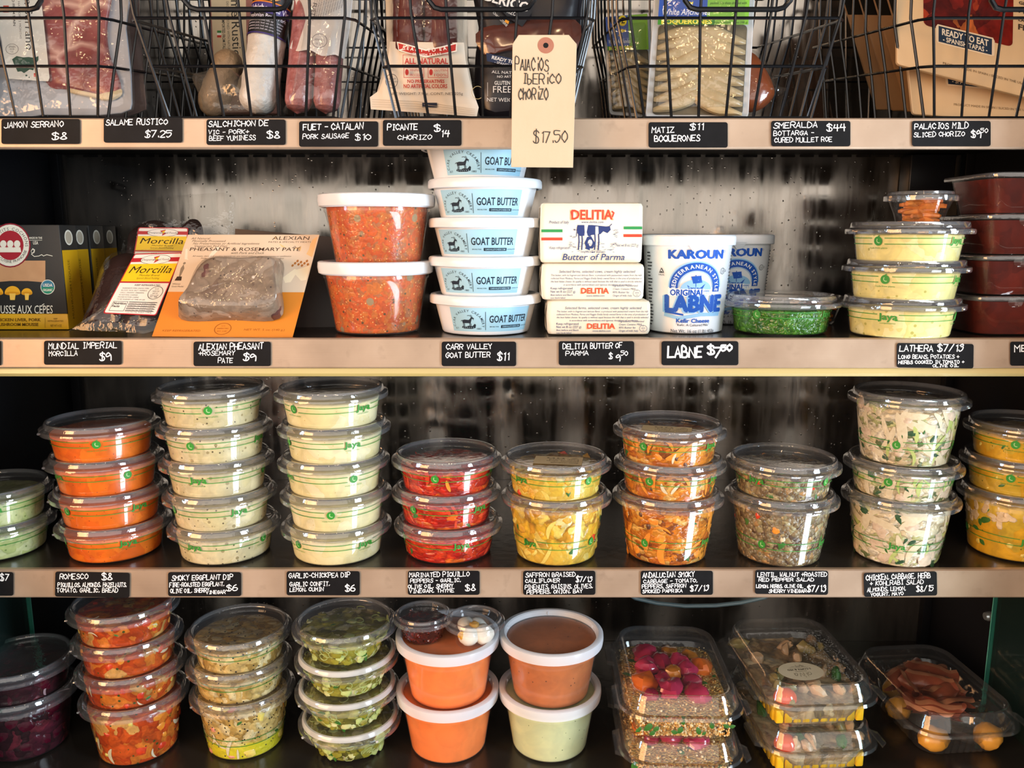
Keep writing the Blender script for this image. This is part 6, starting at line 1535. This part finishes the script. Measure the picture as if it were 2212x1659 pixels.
# vegetable boxes with a round sticker
x7, y7 = boxat(1779, 1530, Z4+BP)
for i in range(2):
    t = hbox((x7+.003*(1-i), y7-.002*(1-i), Z4+.0002+i*(BP+.0004)), 3.5, ('lower' if i == 0 else 'upper')+' of two vegetable and polenta boxes on the bottom deck'+(' with an oval sticker' if i else ''))
    part('vegetables', box_fill(VEG, .028, .003, 3+i, 60), t)
    rng = random.Random(31+i); g = G()
    for k in range(10): x = -.0445+.0099*k; g.box((x-.0043, -(BL-.012)*.5*.885+.0022, .0055), (x+.0043, -(BL-.012)*.5*.885+.012, .021+rng.uniform(0, .003)), YCORN, .0016)
    for s in (-1, 1):
        for k in range(8): y = -.060+.0115*k; x = s*(BW-.012)*.5*.885; g.box((min(x, x-s*.008)+s*-.002, y-.0043, .0055), (max(x, x-s*.008)+s*-.002, y+.0043, .020+rng.uniform(0, .003)), YCORN, .0016)
    part('polenta_sticks', g, t, kind='stuff')
    gg = G(); gg.blob((-.036, -.060, .030), (.013, .011, .011), M('cherry tomato', 'd23a1a', .12, n=(60, 'e05a22', .5), coat=.6), 3, .04, None, 18, 12); part('cherry_tomato', gg, t)
    if i == 1: pass
    gg = G()
    for k in range(26): gg.blob((rng.uniform(-.048, .05), rng.uniform(-.068, .066), .0285+rng.uniform(0, .005)), (rng.uniform(.006, .013), rng.uniform(.005, .010), .005), rng.choice([M('mushroom slice', 'c2a684', .35, n=(80, 'a98a66', .6)), M('artichoke', 'a3925a', .35, n=(80, '857a48', .6)), M('chicken piece', 'd3b48c', .4, n=(80, 'b8946c', .6)), GREEN]), k, .35, rmat(rng), 10, 7)
    part('vegetable_pieces', gg, t, kind='stuff')
    if i == 1:
        g = G(); rng = random.Random(9); zt = BH+.0008+.020-.0028-.0006
        for k in range(620):
            x, y = rng.uniform(.004, .052), rng.uniform(-.066, .05)
            if (x-.030)/.022*1.0 < -1.0+.6*math.sin(y*60): continue
            r = rng.uniform(.0004, .0011); g.blob((x, y, zt), (r, r, r*.7), CLB, k, 0, None, 6, 4)
        part('condensation_drops', g, t, kind='stuff')
        zt = Z4+.0002+BP+.0004+BH+.0008+.020-.0016
        c = onz(1730, 1450, zt); s = thing('oval_sticker', 'white oval paper sticker on the lid of the upper vegetable box', 'sticker', (c.x, c.y, zt))
        A = Art(); A.disc(0, 0, 25, 19, M('oval paper', 'cfc4a8', .6, n=(50, 'c2b698', .5)), 40); A.hand('oliva', -9, -3.5, 8, '4a4030', 19, .5, 2); A.text('PROVISIONS', 0, .5, 1.5, '4a4030', w=13, al='c'); A.text('2 COPPA & VEG', 0, 5, 2.8, '2a241c', w=27, bold=.03, al='c'); A.hand('9/4', -8, 13, 4.5, '4a4030', 9, .4, 3)
        for q in range(3): A.rect(-12+q*2, 6.6+q*1.9, 12-q*3, 7.0+q*1.9, '7a705c')
        a7 = R_(188); f = lambda x, y, off=0.: Vector(((x*math.cos(a7)+y*math.sin(a7))*.001, (x*math.sin(a7)-y*math.cos(a7))*.001, off))
        part('paper', A.bake(f, off=.0002), s, smooth=False)
# cured ham box
x8, y8 = boxat(2098, 1590, Z4)
t = hbox((x8, y8, Z4+.0002), 5, 'single hinged box of folded cured ham and melon, right end of bottom deck')
HB = t
rng = random.Random(12)
MELP = [(-.034, -.062, .017), (.030, -.064, .017), (-.040, .0, .015), (.036, .01, .016), (-.02, .045, .015), (.028, .052, .014)]
for k, (x, y, r) in enumerate(MELP):
    gg = G(); gg.blob((x, y, .0155), (r, r*.85, .014), MEL, k, .2, None, 14, 10); part('melon_chunk', gg, t)
for k in range(13):
    a = k*.62+rng.uniform(-.3, .3); q_ = .030 if k < 9 else .010
    cx, cy = q_*math.cos(a)*1.05, .006+q_*1.45*math.sin(a); yaw = a+1.57+rng.uniform(-.5, .5)
    d = Vector((math.cos(yaw), math.sin(yaw), 0)); s = Vector((-math.sin(yaw), math.cos(yaw), 0))
    U, V = 18, 22; W_ = rng.uniform(.044, .060); r0 = rng.uniform(.0105, .0145); a0 = rng.uniform(-2.2, -1.2); sw = rng.uniform(3.2, 4.6); ph = rng.uniform(0, 6); z0 = .022+r0*.5+rng.uniform(0, .005)
    vs = []
    for i in range(U+1):
        u = i/U-.5
        for j in range(V+1):
            t = j/V; th_ = a0+sw*t; rr = r0*(.55+.75*t)*(1+.10*math.sin(u*14+ph+t*3))
            p = Vector((cx, cy, z0))+d*(W_*u*(1+.15*math.sin(t*9+ph)))+s*(rr*math.cos(th_)*1.25)+Vector((0, 0, rr*math.sin(th_)*.9+.0022*math.sin(u*11+ph)*t))
            p.z = max(.006, min(p.z, .0495)); p.x = max(-.052, min(.052, p.x)); p.y = max(-.072, min(.072, p.y)); vs.append(p)
    fs = [(i*(V+1)+j, i*(V+1)+j+1, (i+1)*(V+1)+j+1, (i+1)*(V+1)+j) for i in range(U) for j in range(V)]
    g = G(); g.add(vs, [f for q, f in enumerate(fs) if q % V < V-2], HAM); g.add(vs, [f for q, f in enumerate(fs) if q % V >= V-2], HAM2)
    part('ham_slice', g, HB, sharp=180)
g = G()
for k in range(9):
    x, y = rng.uniform(-.03, .035), rng.uniform(-.05, .05); leaf(g, Vector((x, y, .027)), Vector((rng.uniform(-1, 1), rng.uniform(-1, 1), .1)), Vector((0, -.3, 1)), .014, .004, DKGREEN, rng)
part('herb_leaves', g, HB, kind='stuff')
g = G(); g.lathe([(.020, 0), (.0225, .003), (.024, .012), (.0245, .0125), (.0225, .0125), (.019, .002), (0, .002)], CLB, 30, (.012, -.052, .0125)); part('dressing_cup', g, HB)
# ================================================================== LIGHT
def area(name, loc, target, sx, sy, power, col):
    d = bpy.data.lights.new(name, 'AREA'); d.shape = 'RECTANGLE'; d.size = sx; d.size_y = sy; d.energy = power; d.color = col
    o = bpy.data.objects.new(name, d); COL.objects.link(o); o.location = loc
    o.rotation_euler = (Vector(target)-Vector(loc)).to_track_quat('-Z', 'Y').to_euler(); return o
area('window_light', (3.4, -2.1, 1.45), (0, .1, .9), .8, 2.2, 190, (.72, .86, 1.0))
area('small_window_light', (-3.3, -1.7, 1.75), (0, .1, 1.1), .35, 1.5, 40, (.55, .75, 1.0))
area('room_bounce_light', (-.3, -4.2, 1.9), (0, .1, .9), 7., 3.0, 125, (1.0, .93, .85))
area('warm_wall_light', (-2.6, -2.4, 1.4), (-.3, 0, 1.0), 1.4, 1.8, 125, (1.0, .52, .22))
d = bpy.data.lights.new('added_streak_light', 'AREA'); d.shape = 'RECTANGLE'; d.size = 2.2; d.size_y = .5; d.energy = 75; d.color = (.86, .93, 1.)  # strip lamp added near the floor, shaped to streak the tub walls
o = bpy.data.objects.new('added_streak_light', d); COL.objects.link(o); o.location = (1.45, -.85, .02); o.rotation_euler = (math.pi, 0, math.atan2(-.9, 1.5))
for i, (x, y, z) in enumerate(((-1.3, -1.9, 2.7), (-.25, -2.3, 2.75), (.7, -1.9, 2.7), (.25, -1.3, 2.6), (-.75, -1.35, 2.62))):
    d = bpy.data.lights.new('pendant_bulb', 'POINT'); d.energy = 6; d.color = (1., .68, .38); d.shadow_soft_size = .045
    o = bpy.data.objects.new('pendant_bulb', d); COL.objects.link(o); o.location = (x, y, z)
w = bpy.data.worlds.new('room'); SC.world = w; w.use_nodes = True
nt = w.node_tree; nt.nodes.clear()
wo = nt.nodes.new('ShaderNodeOutputWorld'); bg = nt.nodes.new('ShaderNodeBackground'); nt.links.new(bg.outputs[0], wo.inputs[0])
tc = nt.nodes.new('ShaderNodeTexCoord'); sx = nt.nodes.new('ShaderNodeSeparateXYZ'); nt.links.new(tc.outputs['Generated'], sx.inputs[0])
mr = nt.nodes.new('ShaderNodeMapRange'); mr.inputs[1].default_value = -1; nt.links.new(sx.outputs[2], mr.inputs[0])
nt.links.new(ramp(nt, mr.outputs[0], [(.40, (.035, .03, .028, 1)), (.485, (.06, .052, .046, 1)), (.505, (.46, .41, .35, 1)), (.56, (.36, .33, .30, 1)), (.75, (.24, .22, .205, 1))]), bg.inputs[0])
bg.inputs[1].default_value = 1.
SC.view_settings.view_transform = 'Standard'
SC.view_settings.look = 'Medium High Contrast' if False else 'None'
SC.view_settings.exposure = -.22; SC.view_settings.gamma = 1.
cy = SC.cycles
cy.use_denoising = True; cy.max_bounces = 10; cy.diffuse_bounces = 3; cy.glossy_bounces = 4; cy.transmission_bounces = 6; cy.transparent_max_bounces = 40
cy.sample_clamp_indirect = 6.; cy.caustics_reflective = False; cy.caustics_refractive = False
